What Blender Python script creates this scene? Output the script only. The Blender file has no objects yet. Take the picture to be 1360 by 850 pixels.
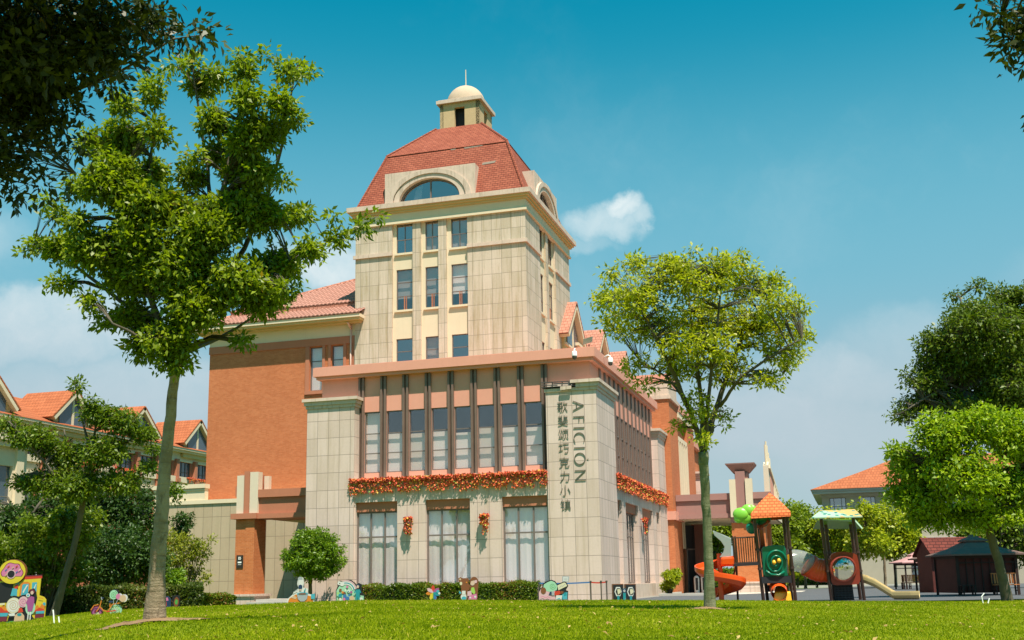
import bpy, math, random
import numpy as np
from mathutils import Vector, Matrix
random.seed(7)
rng = np.random.default_rng(11)
scene = bpy.context.scene
COL = scene.collection

# ------------------------------------------------------------------ camera
F_PX = 1487.94
YAW, PITCH, ROLL = 0.286711, 0.194727, -0.0182107
cy_, sy_ = math.cos(YAW), math.sin(YAW)
W = np.array([-sy_*math.cos(PITCH), cy_*math.cos(PITCH), math.sin(PITCH)])
_r = np.array([cy_, sy_, 0.0]); _u = np.cross(_r, W)
R = _r*math.cos(ROLL)+_u*math.sin(ROLL)
U = -_r*math.sin(ROLL)+_u*math.cos(ROLL)
CAM = np.array([11.3076, -52.7514, 0.9257])
cam = bpy.data.cameras.new("camera"); camo = bpy.data.objects.new("camera", cam); COL.objects.link(camo)
camo.matrix_world = Matrix(((R[0], U[0], -W[0], CAM[0]), (R[1], U[1], -W[1], CAM[1]), (R[2], U[2], -W[2], CAM[2]), (0, 0, 0, 1)))
cam.sensor_fit = 'HORIZONTAL'; cam.sensor_width = 36.0; cam.lens = 36.0*F_PX/1360
cam.shift_y = -(425-480)/1360.0
cam.clip_start = 0.1; cam.clip_end = 6000
scene.camera = camo

# ------------------------------------------------------------------ sun, sky, exposure
SUN_AZ, SUN_EL = math.radians(38), math.radians(64)
SUN = Vector((math.sin(SUN_AZ)*math.cos(SUN_EL), -math.cos(SUN_AZ)*math.cos(SUN_EL), math.sin(SUN_EL)))
sl = bpy.data.lights.new("sun", 'SUN'); sl.energy = 5.0; sl.angle = math.radians(0.53); sl.color = (1.0, 0.90, 0.77)
so = bpy.data.objects.new("sun", sl); COL.objects.link(so)
so.rotation_euler = SUN.to_track_quat('Z', 'Y').to_euler(); so.location = (0, 0, 60)
scene.view_settings.view_transform = 'Standard'; scene.view_settings.look = 'None'
scene.view_settings.exposure = 0.80; scene.view_settings.gamma = 1.0
scene.cycles.max_bounces = 8; scene.cycles.transparent_max_bounces = 12
scene.cycles.use_denoising = True

class NT:
    def __init__(s, tree): s.t = tree; tree.nodes.clear()
    def n(s, typ, **kw):
        nd = s.t.nodes.new(typ)
        for k, v in kw.items():
            if k == 'inp':
                for a, b in v.items():
                    if hasattr(b, 'is_output') or b.__class__.__name__.startswith('NodeSocket'): s.t.links.new(b, nd.inputs[a])
                    else: nd.inputs[a].default_value = b
            else: setattr(nd, k, v)
        return nd
    def math(s, op, a, b=0.0, c=None, clamp=False):
        d = {0: a, 1: b}
        if c is not None: d[2] = c
        return s.n('ShaderNodeMath', operation=op, use_clamp=clamp, inp=d).outputs[0]
    def mix(s, f, a, b, mode='MIX'):
        nd = s.n('ShaderNodeMix', data_type='RGBA', blend_type=mode, clamp_factor=True)
        for k, v in ((0, f), (6, a), (7, b)):
            if v.__class__.__name__.startswith('NodeSocket'): s.t.links.new(v, nd.inputs[k])
            else: nd.inputs[k].default_value = (*v, 1.0) if isinstance(v, tuple) and len(v) == 3 else v
        return nd.outputs[2]
    def noise(s, vec, scale, detail=3.0, rough=0.55, dist=0.0):
        d = {'Scale': scale, 'Detail': detail, 'Roughness': rough, 'Distortion': dist}
        if vec is not None: d['Vector'] = vec
        return s.n('ShaderNodeTexNoise', inp=d).outputs[0]
    def ramp(s, f, a, b):   # smooth 0..1 between a and b
        return s.n('ShaderNodeMapRange', interpolation_type='SMOOTHSTEP', inp={0: f, 1: a, 2: b, 3: 0.0, 4: 1.0}).outputs[0]

world = bpy.data.worlds.new("World"); scene.world = world; world.use_nodes = True
w = NT(world.node_tree)
sky = w.n('ShaderNodeTexSky', sky_type='NISHITA'); sky.sun_disc = False
sky.sun_elevation = SUN_EL; sky.sun_rotation = math.atan2(SUN.x, SUN.y)
sky.air_density = 1.0; sky.dust_density = 0.8; sky.ozone_density = 1.0
gen = w.n('ShaderNodeTexCoord').outputs['Generated']
sep = w.n('ShaderNodeSeparateXYZ', inp={0: gen})
zc = sep.outputs[2]
tinted = w.mix(1.0, sky.outputs[0], (0.34, 1.20, 1.00), 'MULTIPLY')
def dirv(px, py):
    d = W+R*(px-680)/F_PX-U*(py-480)/F_PX; d = d/np.linalg.norm(d); return tuple(float(v) for v in d)
# warp the direction a little so the cloud outlines are ragged
wn = w.n('ShaderNodeTexNoise', inp={'Vector': gen, 'Scale': 16.0, 'Detail': 8.0, 'Roughness': 0.6})
warp = w.n('ShaderNodeVectorMath', operation='SUBTRACT', inp={0: wn.outputs['Color'], 1: (0.5, 0.5, 0.5)})
warp = w.n('ShaderNodeVectorMath', operation='SCALE', inp={0: warp.outputs[0], 'Scale': 0.055})
gw = w.n('ShaderNodeVectorMath', operation='ADD', inp={0: gen, 1: warp.outputs[0]}).outputs[0]
def blob(px, py, rx, ry, dens):
    c = dirv(px, py)
    d = w.n('ShaderNodeVectorMath', operation='SUBTRACT', inp={0: gw, 1: c}).outputs[0]
    a = w.n('ShaderNodeVectorMath', operation='DOT_PRODUCT', inp={0: d, 1: tuple(float(v) for v in R)}).outputs[1]
    b = w.n('ShaderNodeVectorMath', operation='DOT_PRODUCT', inp={0: d, 1: tuple(float(v) for v in U)}).outputs[1]
    q = w.math('DIVIDE', a, rx/F_PX); r = w.math('DIVIDE', b, ry/F_PX)
    s = w.math('ADD', w.math('MULTIPLY', q, q), w.math('MULTIPLY', r, r))
    g = w.ramp(s, 1.3, 0.0)
    return w.math('MULTIPLY', g, dens)
acc = None
for bl in [(822, 278, 34, 24, 0.80), (800, 298, 56, 30, 0.55), (845, 288, 24, 20, .5), (440, 360, 60, 45, 0.75), (395, 350, 50, 40, .45), (480, 330, 40, 20, .35), (60, 430, 180, 55, 0.65), (30, 405, 90, 30, .6),
           (200, 520, 240, 60, 0.5), (1110, 500, 110, 45, 0.5), (1030, 560, 170, 60, 0.55), (1160, 600, 140, 70, 0.4), (1240, 470, 120, 60, 0.3), (760, 330, 60, 18, 0.25), (-250, 300, 200, 60, .5), (1700, 350, 220, 80, .5)]:
    g = blob(*bl); acc = g if acc is None else w.math('MAXIMUM', acc, g)
broad = w.math('MULTIPLY', w.ramp(w.noise(gw, 4.0, 6.0, 0.62), 0.52, 0.78), w.ramp(zc, 0.62, 0.25))
cl = w.math('MAXIMUM', acc, w.math('MULTIPLY', broad, 0.10))
fluff = w.noise(gw, 42.0, 5.0, 0.6)
cl = w.math('MULTIPLY', cl, w.math('ADD', 0.55, w.math('MULTIPLY', fluff, 0.9)), clamp=True)
tinted = w.mix(w.ramp(zc, 0.30, 0.52), tinted, w.mix(1.0, sky.outputs[0], (0.0, 1.02, 0.93), 'MULTIPLY'))
low = w.mix(w.ramp(zc, 0.10, 0.26), (3.05, 3.70, 4.15), (1.75, 3.25, 4.10))
skyc = w.mix(w.math('MULTIPLY', w.ramp(zc, 0.46, 0.14), 0.92), tinted, low)
cloud_col = w.mix(w.ramp(zc, 0.10, 0.34), (3.7, 4.3, 4.75), (6.0, 6.5, 6.5))
skyc = w.mix(cl, skyc, cloud_col)
bg = w.n('ShaderNodeBackground', inp={0: skyc, 1: 0.085})
w.n('ShaderNodeOutputWorld', inp={0: bg.outputs[0]})

# ------------------------------------------------------------------ projection helpers
def ray(px, py): return W+R*(px-680)/F_PX-U*(py-480)/F_PX
def at(px, py, D): return Vector(CAM+ray(px, py)*D)
def on_y(px, py, Y):
    d = ray(px, py); return Vector(CAM+d*((Y-CAM[1])/d[1]))
def on_x(px, py, X):
    d = ray(px, py); return Vector(CAM+d*((X-CAM[0])/d[0]))
def on_z(px, D, z):
    lo, hi = -3000.0, 4000.0
    for _ in range(50):
        m = (lo+hi)/2
        if at(px, m, D).z > z: lo = m
        else: hi = m
    return at(px, lo, D)
FWD = Vector((-sy_, cy_, 0)); RGT = Vector((cy_, sy_, 0)); UP = Vector((0, 0, 1))

HC = ([-400, 0, 120, 200, 345, 480, 730, 900, 1200, 1360, 1900], [-0.10, -0.05, .22, .33, .39, .455, .34, .27, .08, -0.01, -0.02])
def sm(t): t = np.clip(t, 0, 1); return t*t*(3-2*t)
def lawn_h(x, y):
    x = np.asarray(x, float); y = np.asarray(y, float)
    dx, dy = x-CAM[0], y-CAM[1]
    d = dx*FWD.x+dy*FWD.y; l = dx*RGT.x+dy*RGT.y
    px = 680+F_PX*l/np.maximum(d, 6.0)
    h = np.interp(px, *HC)
    h = h*(1-sm((d-35.0)/8.0))+(-0.02)*sm((d-35.0)/8.0)
    t1 = (l+5.43)**2/2.2**2+(d-16.9)**2/2.0**2
    h = h+0.10*np.exp(-t1)
    h = h+0.012*np.sin(x*1.3+y*.7)*np.cos(y*1.1-x*.4)*(1-sm((d-35.0)/8.0))
    return h
def lh(x, y): return float(lawn_h(x, y))
def gpt(px, D):
    """point on the lawn under pixel column px at depth D"""
    p = on_z(px, D, 0.3)
    for _ in range(4): p = on_z(px, D, lh(p.x, p.y))
    return p

# ------------------------------------------------------------------ materials
MATS = {}
def new_mat(name):
    m = bpy.data.materials.new(name); m.use_nodes = True; MATS[name] = m
    return m, NT(m.node_tree)
def finish(n, col, rough=0.7, bump=None, bstr=0.3, bdist=0.02, metal=0.0, spec=0.3, **kw):
    d = {'Base Color': col if not isinstance(col, tuple) else (*col[:3], 1.0), 'Roughness': rough, 'Metallic': metal, 'Specular IOR Level': spec}
    d.update(kw)
    if bump is not None:
        d['Normal'] = n.n('ShaderNodeBump', inp={'Strength': bstr, 'Distance': bdist, 'Height': bump}).outputs[0]
    p = n.n('ShaderNodeBsdfPrincipled', inp=d)
    n.n('ShaderNodeOutputMaterial', inp={0: p.outputs[0]})
def pos(n): return n.n('ShaderNodeNewGeometry').outputs['Position']
def plane_uv(n):
    g = n.n('ShaderNodeNewGeometry'); s = n.n('ShaderNodeSeparateXYZ', inp={0: g.outputs['Position']}); q = n.n('ShaderNodeSeparateXYZ', inp={0: g.outputs['True Normal']})
    ax = n.math('GREATER_THAN', n.math('ABSOLUTE', q.outputs[0]), 0.7)
    u = n.math('ADD', n.math('MULTIPLY', s.outputs[0], n.math('SUBTRACT', 1.0, ax)), n.math('MULTIPLY', s.outputs[1], ax))
    return u, s.outputs[2], g.outputs['Position']
def plain(name, c, rough=0.75, var=0.12, scale=1.2, bump=0.15, streak=0.0, metal=0.0, spec=0.3, dark=(0.35, 0.3, 0.24), **kw):
    m, n = new_mat(name); p = pos(n)
    a = n.noise(p, scale, 5.0, 0.6); b = n.noise(p, scale*14, 3.0, 0.6)
    f = n.math('ADD', n.math('MULTIPLY', a, 1.4), n.math('MULTIPLY', b, 0.6))
    col = n.mix(n.math('MULTIPLY', n.math('SUBTRACT', f, 0.5), 1.0, clamp=True), tuple(v*(1-var) for v in c), tuple(min(v*(1+var), .95) for v in c))
    if streak:
        mp = n.n('ShaderNodeMapping', inp={'Vector': p, 'Scale': (5.0, 5.0, 0.35)}).outputs[0]
        s = n.ramp(n.noise(mp, 1.0, 5.0, 0.65), 0.5, 0.78)
        col = n.mix(n.math('MULTIPLY', s, streak), col, dark)
    finish(n, col, rough, b if bump else None, bump, 0.01, metal, spec, **kw)
    return m
def cladding(name, c1, c2, tw, th, ou=0.0, oz=0.0, stain=0.3, stain_col=(0.30, 0.24, 0.12), joint=0.014, jc=0.35):
    m, n = new_mat(name); u, v, p = plane_uv(n)
    vec = n.n('ShaderNodeCombineXYZ', inp={0: n.math('ADD', u, ou+300*tw), 1: n.math('ADD', v, oz+30*th)}).outputs[0]
    br = n.n('ShaderNodeTexBrick', offset=0.0, squash=1.0, inp={'Vector': vec, 'Scale': 1.0, 'Brick Width': tw, 'Row Height': th, 'Mortar Size': joint, 'Mortar Smooth': 0.3, 'Bias': 0.0, 'Color1': (0, 0, 0, 1), 'Color2': (1, 1, 1, 1), 'Mortar': (.5, .5, .5, 1)})
    tile = n.math('MULTIPLY', br.outputs[0], 1.0)
    a = n.noise(p, 0.55, 5.0, 0.65); b = n.noise(p, 9.0, 4.0, 0.65)
    f = n.math('ADD', n.math('MULTIPLY', tile, 0.70), n.math('MULTIPLY', a, 0.6))
    f = n.math('ADD', f, n.math('MULTIPLY', n.math('SUBTRACT', b, .5), 0.8))
    col = n.mix(n.math('SUBTRACT', f, 0.1), c1, c2)
    mp = n.n('ShaderNodeMapping', inp={'Vector': p, 'Scale': (3.2, 3.2, 0.22)}).outputs[0]
    s = n.math('MULTIPLY', n.ramp(n.noise(mp, 1.0, 6.0, 0.7), 0.44, 0.70), stain)
    col = n.mix(s, col, stain_col)
    mort = n.math('SUBTRACT', br.outputs[1], 0.0)
    col = n.mix(n.math('MULTIPLY', mort, 0.8), col, tuple(v*jc for v in c1))
    h = n.math('SUBTRACT', n.math('MULTIPLY', b, 0.25), n.math('MULTIPLY', mort, 1.0))
    finish(n, col, 0.62, h, 0.35, 0.012, spec=0.35)
    return m
def brickwork(name, c1, c2, mortar, bw=0.24, bh=0.075, mott=0.5):
    m, n = new_mat(name); u, v, p = plane_uv(n)
    vec = n.n('ShaderNodeCombineXYZ', inp={0: n.math('ADD', u, 100.0), 1: n.math('ADD', v, 10.0)}).outputs[0]
    br = n.n('ShaderNodeTexBrick', offset=0.5, inp={'Vector': vec, 'Scale': 1.0, 'Brick Width': bw, 'Row Height': bh, 'Mortar Size': 0.008, 'Mortar Smooth': 0.2, 'Bias': 0.0, 'Color1': (*c1, 1), 'Color2': (*c2, 1), 'Mortar': (*mortar, 1)})
    a = n.noise(p, 0.35, 5.0, 0.65); b = n.noise(p, 7.0, 4.0, 0.7)
    f = n.math('ADD', n.math('MULTIPLY', a, 0.7), n.math('MULTIPLY', b, 0.5))
    col = n.mix(n.math('MULTIPLY', n.ramp(f, 0.4, 0.85), mott), br.outputs[0], tuple(v*0.72 for v in c1))
    finish(n, col, 0.85, n.math('SUBTRACT', n.math('MULTIPLY', b, .3), br.outputs[1]), 0.3, 0.008, spec=0.2)
    return m
def shingle(name, c1, c2, gap, rw=0.42, rh=0.2, wear=0.3):
    m, n = new_mat(name); u, v, p = plane_uv(n)
    vec = n.n('ShaderNodeCombineXYZ', inp={0: n.math('ADD', u, 100.0), 1: n.math('ADD', v, 10.0)}).outputs[0]
    br = n.n('ShaderNodeTexBrick', offset=0.5, inp={'Vector': vec, 'Scale': 1.0, 'Brick Width': rw, 'Row Height': rh, 'Mortar Size': 0.018, 'Mortar Smooth': 0.4, 'Bias': 0.0, 'Color1': (*c1, 1), 'Color2': (*c2, 1), 'Mortar': (*gap, 1)})
    a = n.noise(p, 0.8, 5.0, 0.65)
    col = n.mix(n.math('MULTIPLY', n.ramp(a, 0.5, 0.8), wear), br.outputs[0], tuple(min(1, v*1.5+.03) for v in c2))
    ph = n.math('FRACT', n.math('DIVIDE', n.math('ADD', v, 10.0), rh))
    h = n.math('SUBTRACT', n.math('SUBTRACT', 1.0, ph), br.outputs[1])
    finish(n, col, 0.8, h, 0.6, 0.03, spec=0.2)
    return m
def leafmat(name, ca, cb, cc=None, transl=0.35, rough=0.45, spec=0.35, tcol=None):
    m, n = new_mat(name)
    t = n.n('ShaderNodeAttribute', attribute_name='tint').outputs['Fac']
    col = n.mix(t, ca, cb)
    if cc: col = n.mix(n.ramp(t, 0.93, 0.98), col, cc)
    p = n.n('ShaderNodeBsdfPrincipled', inp={'Base Color': col, 'Roughness': rough, 'Specular IOR Level': spec})
    tc = n.mix(1.0, col, tcol or (1.5, 1.6, 0.6), 'MULTIPLY')
    tr = n.n('ShaderNodeBsdfTranslucent', inp={0: tc})
    mx = n.n('ShaderNodeMixShader', inp={0: transl, 1: p.outputs[0], 2: tr.outputs[0]})
    n.n('ShaderNodeOutputMaterial', inp={0: mx.outputs[0]})
    return m
def glassmat(name, tint, ior=1.6, rough=0.02, tr=0.8):
    m, n = new_mat(name)
    ge = n.n('ShaderNodeNewGeometry')
    cs = n.math('ABSOLUTE', n.n('ShaderNodeVectorMath', operation='DOT_PRODUCT', inp={0: ge.outputs['Incoming'], 1: ge.outputs['True Normal']}).outputs['Value'])
    f0 = ((ior-1)/(ior+1))**2*3
    fr = n.math('ADD', f0, n.math('MULTIPLY', n.math('POWER', n.math('SUBTRACT', 1.0, cs, clamp=True), 5.0), 1-f0), clamp=True)
    wob = n.noise(pos(n), 1.3, 2.0, .5)
    bm = n.n('ShaderNodeBump', inp={'Strength': 0.12, 'Distance': 0.03, 'Height': wob}).outputs[0]
    gl = n.n('ShaderNodeBsdfGlossy', inp={0: (1, 1, 1, 1), 'Roughness': rough, 'Normal': bm})
    tp = n.n('ShaderNodeBsdfTransparent', inp={0: (*tint, 1)})
    mx = n.n('ShaderNodeMixShader', inp={0: fr, 1: tp.outputs[0], 2: gl.outputs[0]})
    n.n('ShaderNodeOutputMaterial', inp={0: mx.outputs[0]})
    return m

STONE = cladding('podium stone cladding', (.51, .39, .325), (.64, .495, .43), 0.62, 0.905, 0.0, -0.30, 0.42, (.38, .28, .18))
STONE_T = cladding('tower stone cladding', (.44, .36, .26), (.61, .495, .40), 0.62, 0.93, 0.30, 0.2, 0.75, (.31, .235, .12))
STONE_L = cladding('terrace stone cladding', (.40, .30, .20), (.48, .37, .255), 0.62, 1.3, 0.1, 0.0, 0.25, (.30, .25, .15))
TRIM = plain('weathered stone trim', (.56, .435, .35), 0.75, 0.18, 1.5, 0.3, streak=0.85, dark=(.23, .18, .12))
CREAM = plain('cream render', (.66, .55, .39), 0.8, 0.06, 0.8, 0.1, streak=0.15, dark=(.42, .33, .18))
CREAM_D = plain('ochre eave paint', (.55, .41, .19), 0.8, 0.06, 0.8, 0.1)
SALMON = plain('salmon render', (.64, .29, .21), 0.8, 0.07, 0.9, 0.12, streak=0.12, dark=(.42, .19, .12))
SALMON_D = plain('brown red render', (.42, .16, .09), 0.8, 0.08, 0.9, 0.12, streak=0.15, dark=(.25, .10, .06))
MAUVE = plain('mauve render', (.33, .17, .145), 0.8, 0.08, 0.9, 0.12, streak=0.2, dark=(.22, .12, .10))
BRICK = brickwork('orange brickwork', (.47, .135, .050), (.56, .185, .075), (.44, .20, .11))
BRICK_P = brickwork('pillar brickwork', (.50, .14, .042), (.60, .19, .065), (.50, .25, .13), 0.24, 0.075, 0.6)
MANSARD = shingle('red shingles', (.24, .060, .034), (.31, .088, .050), (.14, .035, .022), 0.32, 0.155, 0.3)
TILE = shingle('terracotta tiles', (.38, .155, .105), (.46, .205, .145), (.20, .08, .05), 0.30, 0.26, 0.2)
TILE_O = shingle('orange roof tiles', (.33, .095, .038), (.40, .125, .052), (.21, .06, .025), 0.30, 0.3, 0.2)
TILE_C = plain('terracotta pantile', (.38, .185, .14), 0.75, 0.25, 3.0, 0.2)
METAL_D = plain('dark bronze metal', (.085, .070, .060), 0.5, 0.15, 2.0, 0.05, metal=0.2, spec=0.5)
FIN = plain('brown grey fin metal', (.165, .105, .08), 0.5, 0.2, 2.0, 0.05, streak=0.4, dark=(.05, .045, .04), spec=0.4)
FRAME = plain('window frame metal', (.16, .125, .11), 0.5, 0.1, 2.0, 0.0, spec=0.4)
FRAME_W = plain('pale frame paint', (.62, .52, .40), 0.7, 0.05, 2.0, 0.0)
GLASS = glassmat('window glass', (.97, .94, .93), 1.5)
GLASS_D = glassmat('dark window glass', (.36, .38, .40), 1.9)
BLIND = plain('white roller blind', (.80, .77, .74), 0.9, 0.05, 2.0, 0.1)
CURTAIN = plain('pale blue curtain', (.84, .84, .86), 0.9, 0.06, 0.7, 0.1)
NETBL = plain('grey net blind', (.34, .33, .31), 0.9, 0.10, 2.0, 0.1)
INNER = plain('dark interior', (.035, .035, .04), 0.9, 0.2, 1.0, 0.0)
CONC = plain('concrete', (.42, .40, .36), 0.85, 0.15, 1.5, 0.3, streak=0.2)
ASPH = plain('asphalt', (.085, .088, .095), 0.85, 0.15, 0.6, 0.4)
PAVE = cladding('pale paving', (.46, .42, .36), (.52, .48, .42), 0.6, 0.6, 0, 0, 0.1)
def barkmat(name, a, b, dark):
    m, n = new_mat(name); p = pos(n)
    mp = n.n('ShaderNodeMapping', inp={'Vector': p, 'Scale': (9, 9, 2.2)}).outputs[0]; x = n.noise(mp, 1.0, 6, .7); y = n.noise(p, 2.6, 5, .65); z_ = n.noise(p, 38.0, 3, .7)
    mp2 = n.n('ShaderNodeMapping', inp={'Vector': p, 'Scale': (2.5, 2.5, 22)}).outputs[0]; h = n.noise(mp2, 1.0, 3, .6)
    col = n.mix(n.ramp(y, .35, .65), a, b); col = n.mix(n.math('MULTIPLY', n.ramp(x, .52, .70), .75), col, dark); col = n.mix(n.math('MULTIPLY', n.ramp(h, .60, .72), .4), col, dark); col = n.mix(n.math('MULTIPLY', n.ramp(z_, .62, .72), .5), col, tuple(min(.8, v*1.7) for v in b))
    hh = n.math('ADD', n.math('MULTIPLY', x, -1.0), n.math('ADD', n.math('MULTIPLY', h, -.6), n.math('MULTIPLY', z_, .4))); finish(n, col, .92, hh, .9, .03, spec=.15); return m
BARK = barkmat('grey brown bark', (.24, .175, .11), (.36, .28, .19), (.085, .058, .035))
BARK_G = barkmat('green grey bark', (.15, .16, .085), (.26, .26, .16), (.06, .06, .035))
BARK_D = plain('dark bark', (.10, .085, .06), 0.9, 0.3, 5.0, 0.8)
DIRT = plain('bare earth', (.21, .13, .07), 0.95, 0.3, 2.5, 0.9)

# ------------------------------------------------------------------ scene building helpers
def tag(o, label=None, cat=None, group=None, kind=None):
    if label: o['label'] = label
    if cat: o['category'] = cat
    if group: o['group'] = group
    if kind: o['kind'] = kind
    return o
def thing(name, label, cat, loc, group=None):
    o = bpy.data.objects.new(name, None); COL.objects.link(o); o.location = loc; o.empty_display_size = 0.3
    return tag(o, label, cat, group)
def origin_of(o):
    v = Vector((0, 0, 0))
    while o is not None: v += o.location; o = o.parent
    return v
class Pl:
    """a vertical working plane: u along the wall, d outwards"""
    def __init__(s, o, u, n): s.o, s.u, s.n = Vector((o[0], o[1], 0)), Vector((u[0], u[1], 0)), Vector((n[0], n[1], 0))
    def p(s, u, z, d=0.0): return s.o+s.u*u+s.n*d+Vector((0, 0, z))
class MB:
    def __init__(s): s.v, s.f, s.mi, s.m = [], [], [], 0
    def face(s, pts):
        b = len(s.v); s.v += [Vector(p) for p in pts]; s.f.append(tuple(range(b, b+len(pts)))); s.mi.append(s.m)
    def hexa(s, a):     # 8 corners: bottom 0-3, top 4-7
        b = len(s.v); s.v += [Vector(p) for p in a]
        for q in ((3, 2, 1, 0), (4, 5, 6, 7), (0, 1, 5, 4), (1, 2, 6, 5), (2, 3, 7, 6), (3, 0, 4, 7)):
            s.f.append(tuple(b+i for i in q)); s.mi.append(s.m)
        return s
    def box(s, x0, x1, y0, y1, z0, z1):
        return s.hexa([(x0, y0, z0), (x1, y0, z0), (x1, y1, z0), (x0, y1, z0), (x0, y0, z1), (x1, y0, z1), (x1, y1, z1), (x0, y1, z1)])
    def pb(s, P, u0, u1, z0, z1, d0, d1):
        return s.hexa([P.p(u0, z0, d1), P.p(u1, z0, d1), P.p(u1, z0, d0), P.p(u0, z0, d0), P.p(u0, z1, d1), P.p(u1, z1, d1), P.p(u1, z1, d0), P.p(u0, z1, d0)])
    def bar(s, a, b, wx, wy=None, up=UP):
        wy = wx if wy is None else wy
        a, b = Vector(a), Vector(b); t = (b-a).normalized(); x = t.cross(up)
        if x.length < 1e-3: x = t.cross(Vector((1, 0, 0)))
        x.normalize(); y = t.cross(x).normalized(); x = x*wx/2; y = y*wy/2
        return s.hexa([a-x-y, a+x-y, a+x+y, a-x+y, b-x-y, b+x-y, b+x+y, b-x+y])
    def prism(s, pts, ext):
        ext = Vector(ext); n = len(pts); b = len(s.v); s.v += [Vector(p) for p in pts]+[Vector(p)+ext for p in pts]
        s.f.append(tuple(range(b+n-1, b-1, -1))); s.mi.append(s.m); s.f.append(tuple(range(b+n, b+2*n))); s.mi.append(s.m)
        for i in range(n):
            j = (i+1) % n; s.f.append((b+i, b+j, b+n+j, b+n+i)); s.mi.append(s.m)
        return s
    def tube(s, pts, rad, n=8, cap=True):
        pts = [Vector(p) for p in pts]; m = len(pts); rad = rad if isinstance(rad, (list, tuple)) else [rad]*m
        b = len(s.v); x = None
        for i, p in enumerate(pts):
            t = (pts[min(i+1, m-1)]-pts[max(i-1, 0)])
            t = t.normalized() if t.length > 1e-9 else Vector((0, 0, 1))
            if x is None:
                x = t.cross(Vector((0.13, 0.99, 0.05)));
                if x.length < .05: x = t.cross(Vector((1, 0, 0)))
            x = (x-t*x.dot(t)).normalized(); y = t.cross(x)
            for k in range(n):
                a = 2*math.pi*k/n; s.v.append(p+(x*math.cos(a)+y*math.sin(a))*rad[i])
        for i in range(m-1):
            for k in range(n):
                k2 = (k+1) % n; s.f.append((b+i*n+k, b+i*n+k2, b+(i+1)*n+k2, b+(i+1)*n+k)); s.mi.append(s.m)
        if cap:
            s.f.append(tuple(b+k for k in range(n-1, -1, -1))); s.mi.append(s.m)
            s.f.append(tuple(b+(m-1)*n+k for k in range(n))); s.mi.append(s.m)
        return s
    def lathe(s, c, prof, n=24, sx=1.0, sy=1.0):   # prof: (r,z)
        c = Vector(c); b = len(s.v)
        for r, z in prof:
            for k in range(n):
                a = 2*math.pi*k/n; s.v.append(c+Vector((r*sx*math.cos(a), r*sy*math.sin(a), z)))
        for i in range(len(prof)-1):
            for k in range(n):
                k2 = (k+1) % n; s.f.append((b+i*n+k, b+i*n+k2, b+(i+1)*n+k2, b+(i+1)*n+k)); s.mi.append(s.m)
        return s
    def wall(s, P, u0, u1, z0, z1, ops=(), thick=0.25, d=0.0):
        us = sorted({u0, u1, *[o[0] for o in ops], *[o[1] for o in ops]}); zs = sorted({z0, z1, *[o[2] for o in ops], *[o[3] for o in ops]})
        us = [u for u in us if u0 <= u <= u1]; zs = [z for z in zs if z0 <= z <= z1]
        for i in range(len(us)-1):
            for j in range(len(zs)-1):
                uc, zc2 = (us[i]+us[i+1])/2, (zs[j]+zs[j+1])/2
                if any(o[0] < uc < o[1] and o[2] < zc2 < o[3] for o in ops): continue
                for dd in (d, d-thick):
                    s.face([P.p(us[i], zs[j], dd), P.p(us[i+1], zs[j], dd), P.p(us[i+1], zs[j+1], dd), P.p(us[i], zs[j+1], dd)])
        for o in list(ops)+[(u0, u1, z0, z1)]:
            a, b2, c, e = o
            a, b2, c, e = max(a, u0), min(b2, u1), max(c, z0), min(e, z1)
            for q in (((a, c), (a, e)), ((b2, c), (b2, e)), ((a, c), (b2, c)), ((a, e), (b2, e))):
                (ua, za), (ub, zb) = q
                s.face([P.p(ua, za, d), P.p(ub, zb, d), P.p(ub, zb, d-thick), P.p(ua, za, d-thick)])
        return s
    def build(s, name, mats, parent=None, smooth=False, loc=None, bevel=0.0):
        me = bpy.data.meshes.new(name)
        o = bpy.data.objects.new(name, me); COL.objects.link(o)
        if parent is not None: o.parent = parent; org = origin_of(parent)
        else:
            org = Vector(loc) if loc is not None else Vector((0, 0, 0)); o.location = org
        me.from_pydata([tuple(v-org) for v in s.v], [], s.f)
        for m in (mats if isinstance(mats, (list, tuple)) else [mats]): me.materials.append(m)
        if len(me.materials) > 1: me.polygons.foreach_set('material_index', s.mi)
        if smooth: me.polygons.foreach_set('use_smooth', [True]*len(me.polygons))
        me.update()
        if bevel:
            bv = o.modifiers.new('b', 'BEVEL'); bv.width = bevel; bv.segments = 2; bv.limit_method = 'ANGLE'
        return o
def sheet(name, pts, mat, z, kind='structure'):
    mb = MB(); mb.face([(p[0], p[1], z) for p in pts]); return tag(mb.build(name, mat), kind=kind)

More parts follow.
